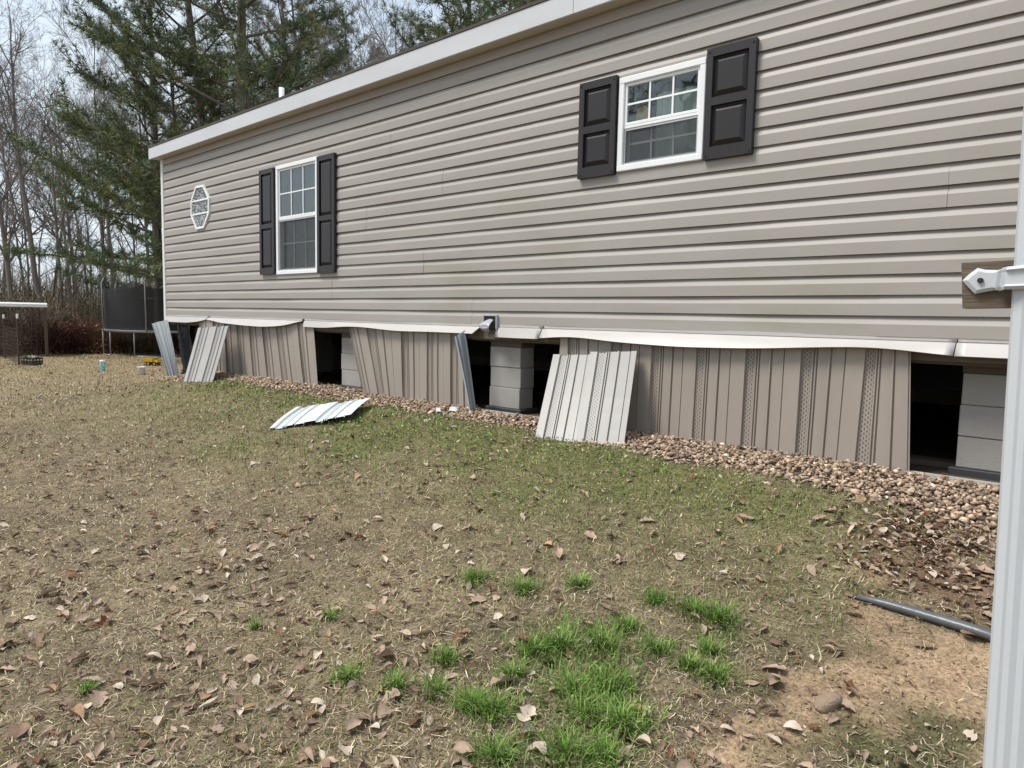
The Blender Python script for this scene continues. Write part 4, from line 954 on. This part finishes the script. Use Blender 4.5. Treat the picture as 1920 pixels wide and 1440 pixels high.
# wire pen with white-edged roof
pen = empty('animal_pen', on(hit(-10, 668)), 'wire mesh animal pen with a white edged flat roof', 'pen')
A_ = np.array(on(hit(88, 668))); Cv = ray(84, 600) * np.array([1, 1, 0]); Cv /= np.linalg.norm(Cv); Bv = np.array([-Cv[1], Cv[0], 0])
zt_ = dep(60, 573, (A_ - CAM) @ FW)[2]
def pp(name, mb, m, **k):
    o_ = mb.obj(name, m, pen, **k); o_.location = -pen.location; return o_
cor = [A_, A_ + Bv * 3.4, A_ + Bv * 3.4 + Cv * 2.4, A_ + Cv * 2.4]
for c in cor: pp('post', MB().bbox(c[0] - .04, c[0] + .04, c[1] - .04, c[1] + .04, H(c[0], c[1]) - .1, zt_ - .07, .004), M['rail'])
mb = MB(); ov = .06
R4 = [cor[0] - Bv * ov - Cv * ov, cor[1] + Bv * ov - Cv * ov, cor[2] + Bv * ov + Cv * ov, cor[3] - Bv * ov + Cv * ov]
mb.add([(c[0], c[1], zt_ - .045 + (.06 if i > 1 else 0)) for i, c in enumerate(R4)] + [(c[0], c[1], zt_ + .045 + (.06 if i > 1 else 0)) for i, c in enumerate(R4)], [(3, 2, 1, 0), (4, 5, 6, 7)] + [(i, (i + 1) % 4, 4 + (i + 1) % 4, 4 + i) for i in range(4)])
pp('roof', mb, M['white_plastic'])
mb = MB()
def wirewall(mb, p0, p1, z0, z1, nx_, nz_, r=.004):
    for i in range(nx_ + 1):
        q0 = p0 + (p1 - p0) * i / nx_; mb.tube([(q0[0], q0[1], z0), (q0[0], q0[1], z1)], r, 3, False)
    for j in range(nz_ + 1):
        z = z0 + (z1 - z0) * j / nz_; mb.tube([(p0[0], p0[1], z), (p1[0], p1[1], z)], r, 3, False)
for a, b in ((0, 1), (1, 2), (2, 3), (3, 0)): wirewall(mb, cor[a], cor[b], float(H(A_[0], A_[1])) + .02, zt_ - .08, 26, 12, .0028)
pp('wire_mesh', mb, M['wire'])
rows = [[tuple(cor[3] + Bv * 3.4 * s + np.array([0, 0, z_ - cor[3][2]])) for s in np.linspace(0, 1, 8)] for z_ in (float(H(cor[3][0], cor[3][1])) + .05, zt_ - .1)]
pp('shade_cloth', MB().grid(rows), M['shade'])
# fence on T posts
fence = empty('wire_fence', on(hit(36, 685)), 'low wire fence on rusty posts in front of the pen', 'fence')
fp = [np.array(on(hit(36, 685))), np.array(on(hit(10, 672))), np.array(on(hit(-14, 663)))]
fp.append(fp[0] + np.array([-.2, -2.6, 0])); 
for c, h in zip(fp, (1.34, 1.30, 1.3, 1.34)):
    g = MB().bbox(c[0] - .022, c[0] + .022, c[1] - .02, c[1] + .02, H(c[0], c[1]) - .1, H(c[0], c[1]) + h - .12, .004).obj('post', M['rust'], fence); g.location = -fence.location
    g2 = MB().bbox(c[0] - .025, c[0] + .025, c[1] - .022, c[1] + .022, H(c[0], c[1]) + h - .118, H(c[0], c[1]) + h, .004).obj('post_cap', M['white_plastic'], fence); g2.location = -fence.location
mb = MB()
for a, b in ((3, 0), (0, 1), (1, 2)): wirewall(mb, fp[a], fp[b], float(H(*fp[a][:2])) + .03, float(H(*fp[a][:2])) + .95, 26, 9, .0035)
g = mb.obj('wire_mesh', M['rust'], fence); g.location = -fence.location
# crate with sticks and stones
cp = on(hit(60, 684)); crate = empty('crate', cp, 'black plastic crate beside the wire fence', 'crate', rz=.5)
mb = MB(); a, b, h, t = .20, .15, .19, .012
for sx in (-1, 1):
    for z0_, z1_ in ((0, .035), (.075, .105), (.15, h)): mb.box(sx * a - t / 2, sx * a + t / 2, -b, b, z0_, z1_)
    for yy_ in (-b + .01, -.05, .05, b - .01): mb.box(sx * a - t / 2 + .002, sx * a + t / 2 - .002, yy_ - .01, yy_ + .01, .005, h - .005)
for sy in (-1, 1):
    for z0_, z1_ in ((0, .035), (.075, .105), (.15, h)): mb.box(-a, a, sy * b - t / 2, sy * b + t / 2, z0_, z1_)
    for xx_ in (-a + .01, -.1, 0, .1, a - .01): mb.box(xx_ - .01, xx_ + .01, sy * b - t / 2 + .002, sy * b + t / 2 - .002, .005, h - .005)
mb.obj('sides', M['tyre'], crate); MB().box(-a + .01, a - .01, -b + .01, b - .01, .004, .016).obj('bottom', M['tyre'], crate)
MB().box(-a + .014, a - .014, -b + .014, b - .014, .017, .12).obj('filling', M['stone'], crate)
for i in range(7):
    obj('chunk', rock_mesh('chunk', i + 60, rnd.uniform(.03, .06), rnd.uniform(.03, .05), .03, M['block'] if i % 2 else M['bark_grey'], 1), crate, loc=(rnd.uniform(-.14, .14), rnd.uniform(-.1, .1), .16 + rnd.uniform(0, .06)), rot=(rnd.random(), rnd.random(), 0))
# teal bottle, bucket, toy truck
def lathe(prof_, n=20):
    return MB().grid([[(r_ * math.cos(a), r_ * math.sin(a), z_) for a in np.linspace(0, 2 * math.pi, n + 1)] for r_, z_ in prof_])
tp = on(hit(193, 697)); bt = empty('tumbler', tp, 'teal tumbler with white lid standing on the far lawn', 'tumbler')
lathe([(.001, .0), (.045, .0), (.052, .02), (.062, .2), (.062, .23), (.001, .23)]).obj('body', M['teal'], bt, True)
lathe([(.06, .231), (.066, .232), (.066, .275), (.058, .29), (.001, .29)]).obj('lid', M['white_plastic'], bt, True)
MB().tube([(.055, 0, .05), (.1, 0, .07), (.105, 0, .15), (.06, 0, .18)], .012, 8).obj('handle', M['teal'], bt, True)
bp_ = on(hit(265, 702)); bk = empty('bucket', bp_, 'small white bucket on the lawn near the toy truck', 'bucket')
lathe([(.001, .0), (.075, .0), (.088, .165), (.093, .165), (.093, .18), (.084, .18), (.072, .01), (.001, .01)]).obj('body', M['white_plastic'], bk, True)
lathe([(.083, .115), (.089, .115), (.09, .127), (.084, .127)]).obj('band', M['window_grey'], bk, True)
MB().tube([(.09 * math.cos(a), .0, .155 + .02 - .12 * math.sin(a)) if False else (.092 * math.cos(a), -.095 * math.sin(a), .15 - .05 * math.sin(a)) for a in np.linspace(0, math.pi, 11)], .003, 5, False).obj('handle', M['galv'], bk, True)
yp = on(hit(286, 685)); tk = empty('toy_truck', yp, 'yellow toy dump truck on the lawn behind the white bucket', 'toy truck', rz=math.radians(30))
MB().bbox(-.19, .19, -.055, .055, .055, .085, .005).obj('chassis', M['tyre'], tk)
mb = MB(); mb.add([(-.2, -.085, .10), (.06, -.085, .10), (.09, -.10, .21), (-.22, -.10, .19), (-.2, .085, .10), (.06, .085, .10), (.09, .10, .21), (-.22, .10, .19)], [(0, 1, 5, 4), (0, 3, 2, 1), (4, 5, 6, 7), (1, 2, 6, 5), (0, 4, 7, 3)]); solid(mb.obj('dump_bed', M['truck_yellow'], tk), .01)
mb = MB(); mb.add([(.08, -.07, .086), (.20, -.07, .086), (.20, -.07, .14), (.165, -.065, .15), (.15, -.06, .215), (.085, -.06, .215), (.08, .07, .086), (.20, .07, .086), (.20, .07, .14), (.165, .065, .15), (.15, .06, .215), (.085, .06, .215)],
   [(0, 1, 2, 3, 4, 5), (11, 10, 9, 8, 7, 6)] + [(i, (i + 1) % 6 + 0, (i + 1) % 6 + 6, i + 6) for i in range(6)]); cab = mb.obj('cab', M['truck_yellow'], tk)
MB().box(.12, .155, -.068, .068, .165, .205).obj('window', M['tyre'], cab)
for xx_ in (-.14, -.05, .13):
    for sy in (-1, 1):
        wv = MB().tube([(xx_, sy * .062, .052), (xx_, sy * .1, .052)], .052, 14).obj('wheel', M['tyre'], tk, False); MB().tube([(xx_, sy * .101, .052), (xx_, sy * .106, .052)], .024, 10).obj('hub', M['truck_yellow'], wv)

# ------------------------------------------------------------------ trees
class TB:
    """collects tubes as numpy arrays"""
    def __init__(s): s.V = []; s.F = []; s.n = 0
    def tube(s, Pn, R, k):
        Pn = np.asarray(Pn); R = np.asarray(R); m = len(Pn); t = np.gradient(Pn, axis=0); t /= np.linalg.norm(t, axis=1)[:, None] + 1e-9
        ref = np.where(np.abs(t[:, 2:3]) < .9, np.array([[0, 0, 1.]]), np.array([[1., 0, 0]])); a = np.cross(t, ref); a /= np.linalg.norm(a, axis=1)[:, None] + 1e-9; b = np.cross(t, a)
        w = np.arange(k) * 2 * math.pi / k
        V = Pn[:, None] + R[:, None, None] * (a[:, None] * np.cos(w)[None, :, None] + b[:, None] * np.sin(w)[None, :, None]); s.V.append(V.reshape(-1, 3))
        i = np.arange(m - 1)[:, None] * k; j = np.arange(k)[None]; j2 = (j + 1) % k
        s.F.append(np.stack([i + j, i + j2, i + k + j2, i + k + j], -1).reshape(-1, 4) + s.n); s.n += m * k
    def arr(s): return np.concatenate(s.V), np.concatenate(s.F)
def unit(v): return v / (np.linalg.norm(v) + 1e-9)
def perp(d, r_):
    v = r_.standard_normal(3); v -= d * (v @ d); return unit(v)
def limb(p, d, L, n, wob, up, r_):
    pts = [np.array(p)]; st = L / n
    for i in range(n): d = unit(d + wob * r_.standard_normal(3) + np.array([0, 0, up])); pts.append(pts[-1] + d * st)
    return np.array(pts), d
def bare_tree(seed, h, r0, dens=1., fork=.35):
    r_ = np.random.default_rng(seed); tt, tw = TB(), TB()
    n = 9; tp_, d = limb((0, 0, -.1), unit(np.array([r_.normal(0, .05), r_.normal(0, .05), 1])), h, n, .045, .02, r_)
    tr_ = r0 * (1 - .88 * np.linspace(0, 1, n + 1) ** 1.1); tr_[0] *= 1.35; tt.tube(tp_, tr_, 9)
    def rec(pts, rads, L, lev):
        kids = [0, 15, 7, 6, 4][lev] * dens; kids = int(kids + r_.random())
        for _ in range(kids):
            t = r_.uniform(fork if lev == 1 else .25, 1.); f = t * (len(pts) - 1); i = int(min(f, len(pts) - 2)); p = pts[i] + (pts[i + 1] - pts[i]) * (f - i); rr = rads[i] * .62
            ax_ = unit(pts[i + 1] - pts[i]); ang = r_.uniform(.45, 1.0); dd = unit(ax_ * math.cos(ang) + perp(ax_, r_) * math.sin(ang) + np.array([0, 0, .12]))
            l2 = L * r_.uniform(.32, .6) * (1.15 - .55 * t if lev == 1 else 1.); nn = [0, 6, 4, 3, 2][lev]; q, _d = limb(p, dd, l2, nn, [.0, .13, .17, .2, .2][lev], .06, r_)
            r2 = max(min(rr, [.0, .09, .035, .014, .008][lev] * (h / 12)), .0045); ra = np.linspace(r2, max(r2 * .35, .0035), nn + 1); tw.tube(q, ra, [0, 6, 4, 3, 3][lev])
            if lev < 4: rec(q, ra, l2, lev + 1)
    rec(tp_, tr_, h * .62, 1)
    return tt.arr(), tw.arr()
BT = []
for i, (sd_, h, r0, de, fk) in enumerate([(1, 14, .13, .95, .22), (2, 12.5, .095, .9, .25), (3, 15, .15, .95, .3), (4, 9, .055, .8, .2)]):
    (tv, tf), (wv, wf) = bare_tree(sd_, h, r0, de, fk); BT.append((mesh_np('trunk', tv, [tf], [M['bark_grey']], smooth=True), mesh_np('crown', wv, [wf], [M['bark_grey']], smooth=True)))
def place_bare(kind, p, s, rz, label, group):
    e = empty('bare_tree', p, label, 'tree', group, rz); e.scale = (s,) * 3
    obj('trunk', BT[kind][0], e); obj('crown', BT[kind][1], e)
def ground_of(u, d):
    q = dep(u, 640, d); return (q[0], q[1], float(H(q[0], q[1])) - .05)
near_b = [(28, 30, 0, .88), (95, 29, 2, .84), (118, 33, 1, .98), (-45, 28, 2, .9), (62, 36, 3, 1.2), (150, 37, 0, .9), (205, 31, 1, 1.), (232, 36, 2, .85), (178, 41, 3, 1.3), (8, 40, 1, 1.05), (262, 30, 3, 1.1), (288, 34, 1, 1.0), (-100, 33, 0, 1.), (140, 28, 3, .7)]
KT = ('spreading leafless tree', 'slender leafless tree', 'tall stout leafless tree', 'thin leafless sapling')
def spot(u, d):
    a = 'behind the wire pen' if u < 80 else 'behind the red brown shrubs' if u < 190 else 'behind the trampoline' if u < 300 else 'behind the large pine' if u < 470 else 'behind the roof vent pipe' if u < 600 else 'over the roof between pines' if u < 780 else 'behind the roof under the farther pines'
    return a + (', deeper in the woods' if d > 34.5 else '')
for u, d, k, s in near_b: place_bare(k, ground_of(u, d), s, rnd.uniform(0, 6.28), '%s %s' % (KT[k], spot(u, d)), 'bare trees along the yard edge')
for u, d, k, s in [(560, 34, 3, 1.35), (585, 29, 1, 1.0), (610, 38, 0, 1.0), (665, 33, 3, 1.5), (690, 36, 3, 1.6), (715, 31, 3, 1.4), (745, 40, 1, 1.2), (500, 27, 3, 1.25), (530, 30, 1, .95), (640, 27, 1, .85), (790, 34, 2, 1.), (985, 36, 1, 1.1), (470, 34, 2, .95), (1075, 38, 0, 1.1), (345, 33, 1, 1.1), (395, 36, 0, 1.), (430, 30, 3, 1.2)]:
    place_bare(k, ground_of(u, d), s, rnd.uniform(0, 6.28), '%s %s' % (KT[k], spot(u, d)), 'bare trees behind the home')

def pine(seed, h, r0, b0, Lmax, nb, tuft=1., droop=0.):
    r_ = np.random.default_rng(seed); tt, tw = TB(), TB(); n = 12
    tp_, d = limb((0, 0, -.1), unit(np.array([r_.normal(0, .02), r_.normal(0, .02), 1])), h, n, .018, .02, r_); tr_ = r0 * (1 - .85 * np.linspace(0, 1, n + 1)); tr_[0] *= 1.25; tt.tube(tp_, tr_, 12)
    TP, TD = [], []; az = r_.uniform(0, 6.28)
    for k in range(nb):
        t = b0 + (1 - b0) * (k + r_.uniform(0, .8)) / nb; f = min(t, .985) * n; i = int(f); p = tp_[i] + (tp_[i + 1] - tp_[i]) * (f - i); az += 2.4 + r_.normal(0, .35)
        rel = (t - b0) / (1 - b0); L = Lmax * (1 - rel) ** .75 * r_.uniform(.7, 1.1) + .5
        el = r_.uniform(-.05, .3) + .55 * rel - droop * (1 - rel); dd = np.array([math.cos(az) * math.cos(el), math.sin(az) * math.cos(el), math.sin(el)])
        m = 8; q, dl = limb(p, dd, L, m, .07, .035, r_); rb = max(.012 + .011 * L, .012); tw.tube(q, np.linspace(rb, .008, m + 1), 5)
        nbl = int(L * 6.0) + 3
        for j in range(nbl):
            s_ = r_.uniform(.28, 1.) if j else 1.; f2 = s_ * m; i2 = int(min(f2, m - 1)); p2 = q[i2] + (q[i2 + 1] - q[i2]) * (f2 - i2); ax_ = unit(q[i2 + 1] - q[i2])
            sd2 = unit(np.cross(ax_, [0, 0, 1.])) * (1 if j % 2 else -1); d2 = unit(ax_ * r_.uniform(.5, 1.1) + sd2 * r_.uniform(.4, 1.1) + np.array([0, 0, r_.uniform(-.12, .38)])) if j else ax_
            l2 = r_.uniform(.35, 1.0) * (1.25 - .6 * s_) * min(1, L / 2.5) + .15; q2, d3 = limb(p2, d2, l2, 3, .1, .06, r_); tw.tube(q2, np.array([.011, .008, .006, .004]), 3)
            for g_ in np.linspace(.25, 1, max(2, int(l2 * 6 * tuft))):
                f3 = g_ * 3; i3 = int(min(f3, 2)); TP.append(q2[i3] + (q2[i3 + 1] - q2[i3]) * (f3 - i3) + r_.normal(0, .03, 3)); TD.append(unit(unit(q2[i3 + 1] - q2[i3]) + .45 * r_.standard_normal(3) + np.array([0, 0, .25])))
    TP, TD = np.array(TP), np.array(TD); nt_ = len(TP); K = 20
    dirs = TD[:, None] * .75 + r_.standard_normal((nt_, K, 3)) * .48; dirs /= np.linalg.norm(dirs, axis=2)[..., None]
    Ln = r_.uniform(.16, .31, (nt_, K, 1)); base = TP[:, None] + dirs * .01; tip = TP[:, None] + dirs * Ln - np.array([0, 0, 1.]) * Ln * .12
    sd_ = np.cross(dirs, r_.standard_normal((nt_, K, 3))); sd_ /= np.linalg.norm(sd_, axis=2)[..., None]; wd = .0105
    NV = np.stack([base - sd_ * wd * .5, base + sd_ * wd * .5, (base + tip) / 2 + sd_ * wd, tip], 2).reshape(-1, 3)
    ib = np.arange(nt_ * K)[:, None] * 4; NF = np.concatenate([ib + np.array([[0, 1, 2]]), ib + np.array([[0, 2, 3]])])
    pal_ = np.array([[.135, .17, .075], [.105, .145, .068], [.18, .20, .075], [.085, .13, .082], [.22, .21, .085]]); tc__ = pal_[r_.choice(5, nt_, p=[.3, .28, .2, .17, .05])] * r_.uniform(.75, 1.25, (nt_, 1))
    NC = np.repeat(tc__, K * 4, 0)
    wv, wf = tw.arr()
    V = np.concatenate([wv, NV]); 
    me = mesh_np('crown', V, [wf, NF + len(wv)], [M['bark'], M['needle']], mi=np.concatenate([np.zeros(len(wf)), np.ones(len(NF))]), col=np.concatenate([np.full((len(wv), 3), .08), NC]))
    tv, tf = tt.arr(); return mesh_np('trunk', tv, [tf], [M['bark']], smooth=True), me
PN = [pine(101, 17, .23, .13, 5.6, 46, 1., .06), pine(102, 18, .20, .2, 4.6, 40, .9), pine(103, 9, .10, .16, 2.6, 30, 1.)]
def place_pine(k, p, s, rz, label, group=None):
    e = empty('pine_tree', p, label, 'tree', group, rz); e.scale = (s,) * 3; obj('trunk', PN[k][0], e); obj('crown', PN[k][1], e)
place_pine(0, ground_of(458, 21), 1.0, .4, 'large pine with long low boughs reaching over the yard', )
place_pine(1, ground_of(400, 23), 1.0, 2.0, 'slimmer pine just left of the large low branched pine')
place_pine(0, ground_of(300, 26), .9, 3.6, 'pine with dense green boughs behind the corner of the home')
place_pine(2, ground_of(362, 22), 1.1, 1.0, 'young thin pine between the large pines')
for u, d, k, s, rz in [(540, 33, 1, 1.1, 1.), (590, 37, 1, 1., 3.), (862, 30, 1, 1.05, 4.), (900, 33, 1, 1.0, 5.), (950, 25, 0, .85, .5), (1040, 26, 0, .85, 2.5), (890, 22, 2, 1.25, .3), (845, 24, 2, 1.15, 1.4), (760, 27, 2, 1.0, 3.3), (1080, 29, 1, 1.0, 1.2), (690, 40, 1, 1.0, 2.2)]:
    place_pine(k, ground_of(u, d), s, rz, '%s %s' % (('broad bushy pine', 'tall straight pine', 'young thin pine')[k], 'over the roof behind the vent pipe' if u < 620 else 'over the roof beside the bare saplings' if u < 800 else 'over the roof toward the fascia joint'), 'pines behind the home')
# trees on the other side of the yard, mirrored in the windows
for i, (x, y, k, s) in enumerate([(-14, -24, 0, 1.), (-19, -20, 2, 1.), (-9, -27, 1, 1.1), (-24, -25, 0, 1.2), (-4, -30, 2, 1.), (3, -26, 1, 1.)]):
    place_bare(k, (x, y, float(H(x, y)) - .05), s, i * 1.1, 'leafless tree across the yard facing the home', 'bare trees across the yard')
for i, (x, y, k, s) in enumerate([(-16, -29, 1, 1.), (-7, -33, 0, .9), (-28, -22, 1, 1.)]): place_pine(k, (x, y, float(H(x, y)) - .05), s, i * 2., 'pine across the yard facing the home', 'pines across the yard')

# undergrowth at the edge of the woods (stuff)
parts = []
def arc(n, r0, r1, a0, a1):
    a = np.radians(rng.uniform(a0, a1, n)); r = rng.uniform(r0, r1, n); return -np.sin(a) * r, -DIST + np.cos(a) * r
RB = np.array([[.20, .105, .08], [.17, .10, .075], [.25, .17, .115], [.15, .115, .085], [.21, .17, .10], [.13, .125, .07]])
N = 9000; x, y = arc(N, 29, 36, 46, 86); hmax = (.5 + 1.6 * fbm(x, y, .5, 17))
parts.append(blades(x, y, H(x, y), rng.uniform(.4, 1.2, N) * hmax, rng.uniform(.004, .009, N), rng.uniform(.3, 1.4, N), rng.normal(-.8, .6, N), pick(RB, N)))
CLP = np.array([[.24, .195, .155], [.17, .15, .095], [.19, .11, .085], [.27, .20, .145], [.155, .14, .105], [.20, .185, .11]])
for c_ in range(130):
    a = math.radians(rng.uniform(46, 86)); rr_ = rng.uniform(30, 41); cx_, cy_ = -math.sin(a) * rr_, -DIST + math.cos(a) * rr_; hc = rng.uniform(1.3, 2.6) + .20 * max(0, rr_ - 31); tint = CLP[rng.integers(0, len(CLP))] * rng.uniform(.8, 1.15)
    n = 150; hd = rng.uniform(0, 6.28, n); d = rng.uniform(0, .5, n) * hc * .5; x = cx_ + np.cos(hd) * d; y = cy_ + np.sin(hd) * d
    parts.append(blades(x, y, H(x, y), hc * rng.uniform(.6, 1.35, n), rng.uniform(.004, .010, n), rng.uniform(.65, 1.5, n), rng.normal(-.45, .55, n), pick(tint[None], n), hd + rng.normal(0, .6, n)))
    n = 330; q = rng.standard_normal((n, 3)); q /= np.linalg.norm(q, axis=1)[:, None]; q *= rng.uniform(.2, 1, (n, 1)) ** .45; q[:, 2] = np.abs(q[:, 2]); x = cx_ + q[:, 0] * hc * .62; y = cy_ + q[:, 1] * hc * .62
    parts.append(blades(x, y, H(x, y) + q[:, 2] * hc, rng.uniform(.1, .45, n), rng.uniform(.004, .012, n), rng.normal(.3, .7, n), rng.normal(0, .7, n), pick(tint[None] * 1.05, n)))
N = 26000; x, y = arc(N, 29, 37, 46, 86); hh = (.5 + 2.2 * fbm(x, y, .5, 17)) * (.28 + .75 * sst(28.7, 34, np.hypot(x, y + DIST))); z = H(x, y) + hh * rng.uniform(0.02, 1, N) ** 1.2
parts.append(blades(x, y, z, rng.uniform(.06, .13, N), rng.uniform(.012, .028, N), rng.normal(0, .6, N), rng.normal(0, .5, N), pick(RB, N) * rng.choice([.7, 1, 1.3], (N, 1))))
N = 7000; x, y = arc(N, 28.2, 30.5, 50, 84); parts.append(blades(x, y, H(x, y), rng.uniform(.1, .5, N), rng.uniform(.006, .012, N), rng.uniform(.1, 1.2, N), rng.normal(-.4, .5, N), pick(np.array([[.22, .11, .065], [.26, .17, .1], [.17, .1, .06]]), N)))
V, T, C = join(parts)
obj('undergrowth', mesh_np('undergrowth', V, T, [M['twig']], col=C), kind='stuff', label='tangled reddish brown undergrowth at the edge of the woods', cat='undergrowth')
# distinct shrubs in front of the thicket
def shrub_mesh(seed, red):
    r0_ = np.random.default_rng(seed); n = 1500; a = r0_.uniform(0, 6.28, n); d = .75 * np.sqrt(r0_.uniform(0, 1, n)); x = np.cos(a) * d * .5; y = np.sin(a) * d * .5
    A_ = blades(x, y, np.zeros(n), r0_.uniform(.5, 1.5, n), r0_.uniform(.003, .006, n), r0_.uniform(.6, 1.5, n), r0_.normal(-.35, .35, n), pick(red * .85, n), a)
    n = 2600; a = r0_.uniform(0, 6.28, n); t = r0_.uniform(0, 1, n) ** .5; ph = np.arccos(r0_.uniform(0, 1, n)); x = .95 * t * np.sin(ph) * np.cos(a); y = .95 * t * np.sin(ph) * np.sin(a); z = .1 + 1.05 * t * np.cos(ph)
    B_ = blades(x, y, z, r0_.uniform(.04, .1, n), r0_.uniform(.012, .024, n), r0_.normal(0, .6, n), r0_.normal(0, .5, n), pick(red, n))
    V, T, C = join([A_, B_]); ns = len(A_[0]); tt_ = T[0]
    st_, lf_ = tt_[tt_.max(1) < ns], tt_[tt_.max(1) >= ns] - ns
    return mesh_np('stems', V[:ns], [st_], [M['twig']], col=C[:ns]), mesh_np('foliage', V[ns:], [lf_], [M['twig']], col=C[ns:])
REDS = np.array([[.17, .075, .06], [.13, .06, .05], [.22, .10, .075], [.11, .07, .055]]); TANS = np.array([[.30, .19, .125], [.24, .14, .09], [.34, .23, .15], [.19, .11, .07]])
SH = [shrub_mesh(1, REDS), shrub_mesh(2, REDS), shrub_mesh(3, TANS)]
for u, d, k, sc_, lab in [(112, 24.6, 0, 1.0, 'dark red brown shrub just right of the wire pen'), (140, 25.2, 1, 1.15, 'bushy red brown shrub between the pen and the trampoline'), (165, 25.6, 0, .8, 'low red brown shrub next to the tan brush heap'), (186, 25.4, 2, 1.05, 'tan heap of dead brush left of the trampoline'), (206, 26.6, 2, .9, 'tan brush partly hidden by the trampoline poles'), (60, 26.5, 1, 1.0, 'red brown shrub behind the wire pen roof'), (18, 27, 0, 1.1, 'large red brown shrub behind the left end of the pen')]:
    p = ground_of(u, d); e = empty('shrub', p, lab, 'shrub', None, rnd.uniform(0, 6)); e.scale = (sc_ * 1.15, sc_ * 1.15, sc_); obj('stems', SH[k][0], e); obj('foliage', SH[k][1], e)
# far woods closing the view (stuff)
r_ = np.random.default_rng(5); tb = TB()
for i in range(115):
    a = math.radians(r_.uniform(15, 90)); r = r_.uniform(40, 75); px, py = -math.sin(a) * r, -DIST + math.cos(a) * r; h = r_.uniform(8, 14)
    tp_, d = limb((px, py, H(px, py) - .2), unit(np.array([r_.normal(0, .06), r_.normal(0, .06), 1])), h, 5, .05, .02, r_); tb.tube(tp_, r_.uniform(.05, .13) * np.linspace(1, .15, 6), 4)
    for j in range(26):
        t = r_.uniform(.2, 1); f = t * 5; k = int(min(f, 4)); p_ = tp_[k] + (tp_[k + 1] - tp_[k]) * (f - k); dd = unit(np.array([r_.normal(0, 1), r_.normal(0, 1), r_.uniform(.2, 1.2)])); q2, _ = limb(p_, dd, r_.uniform(1, 3.2), 3, .2, .05, r_); tb.tube(q2, np.array([.028, .02, .013, .008]), 3)
        for g_ in range(4):
            q3, _ = limb(q2[r_.integers(1, 4)], unit(dd + .9 * r_.standard_normal(3)), r_.uniform(.4, 1.4), 2, .2, .05, r_); tb.tube(q3, np.array([.013, .009, .006]), 3)
V, F = tb.arr()
obj('far_woods', mesh_np('far_woods', V, [F], [M['bark_grey']]), kind='stuff', label='distant leafless woods beyond the yard', cat='woods')
N = 22000; x, y = arc(N, 38, 60, 20, 90); V, T, C = join([blades(x, y, H(x, y), rng.uniform(1.2, 6., N), rng.uniform(.012, .028, N), rng.uniform(.5, 1.5, N), rng.normal(-.5, .6, N), pick(CLP, N))])
obj('far_thicket', mesh_np('far_thicket', V, T, [M['twig']], col=C), kind='stuff', label='distant brown thicket under the far trees', cat='thicket')
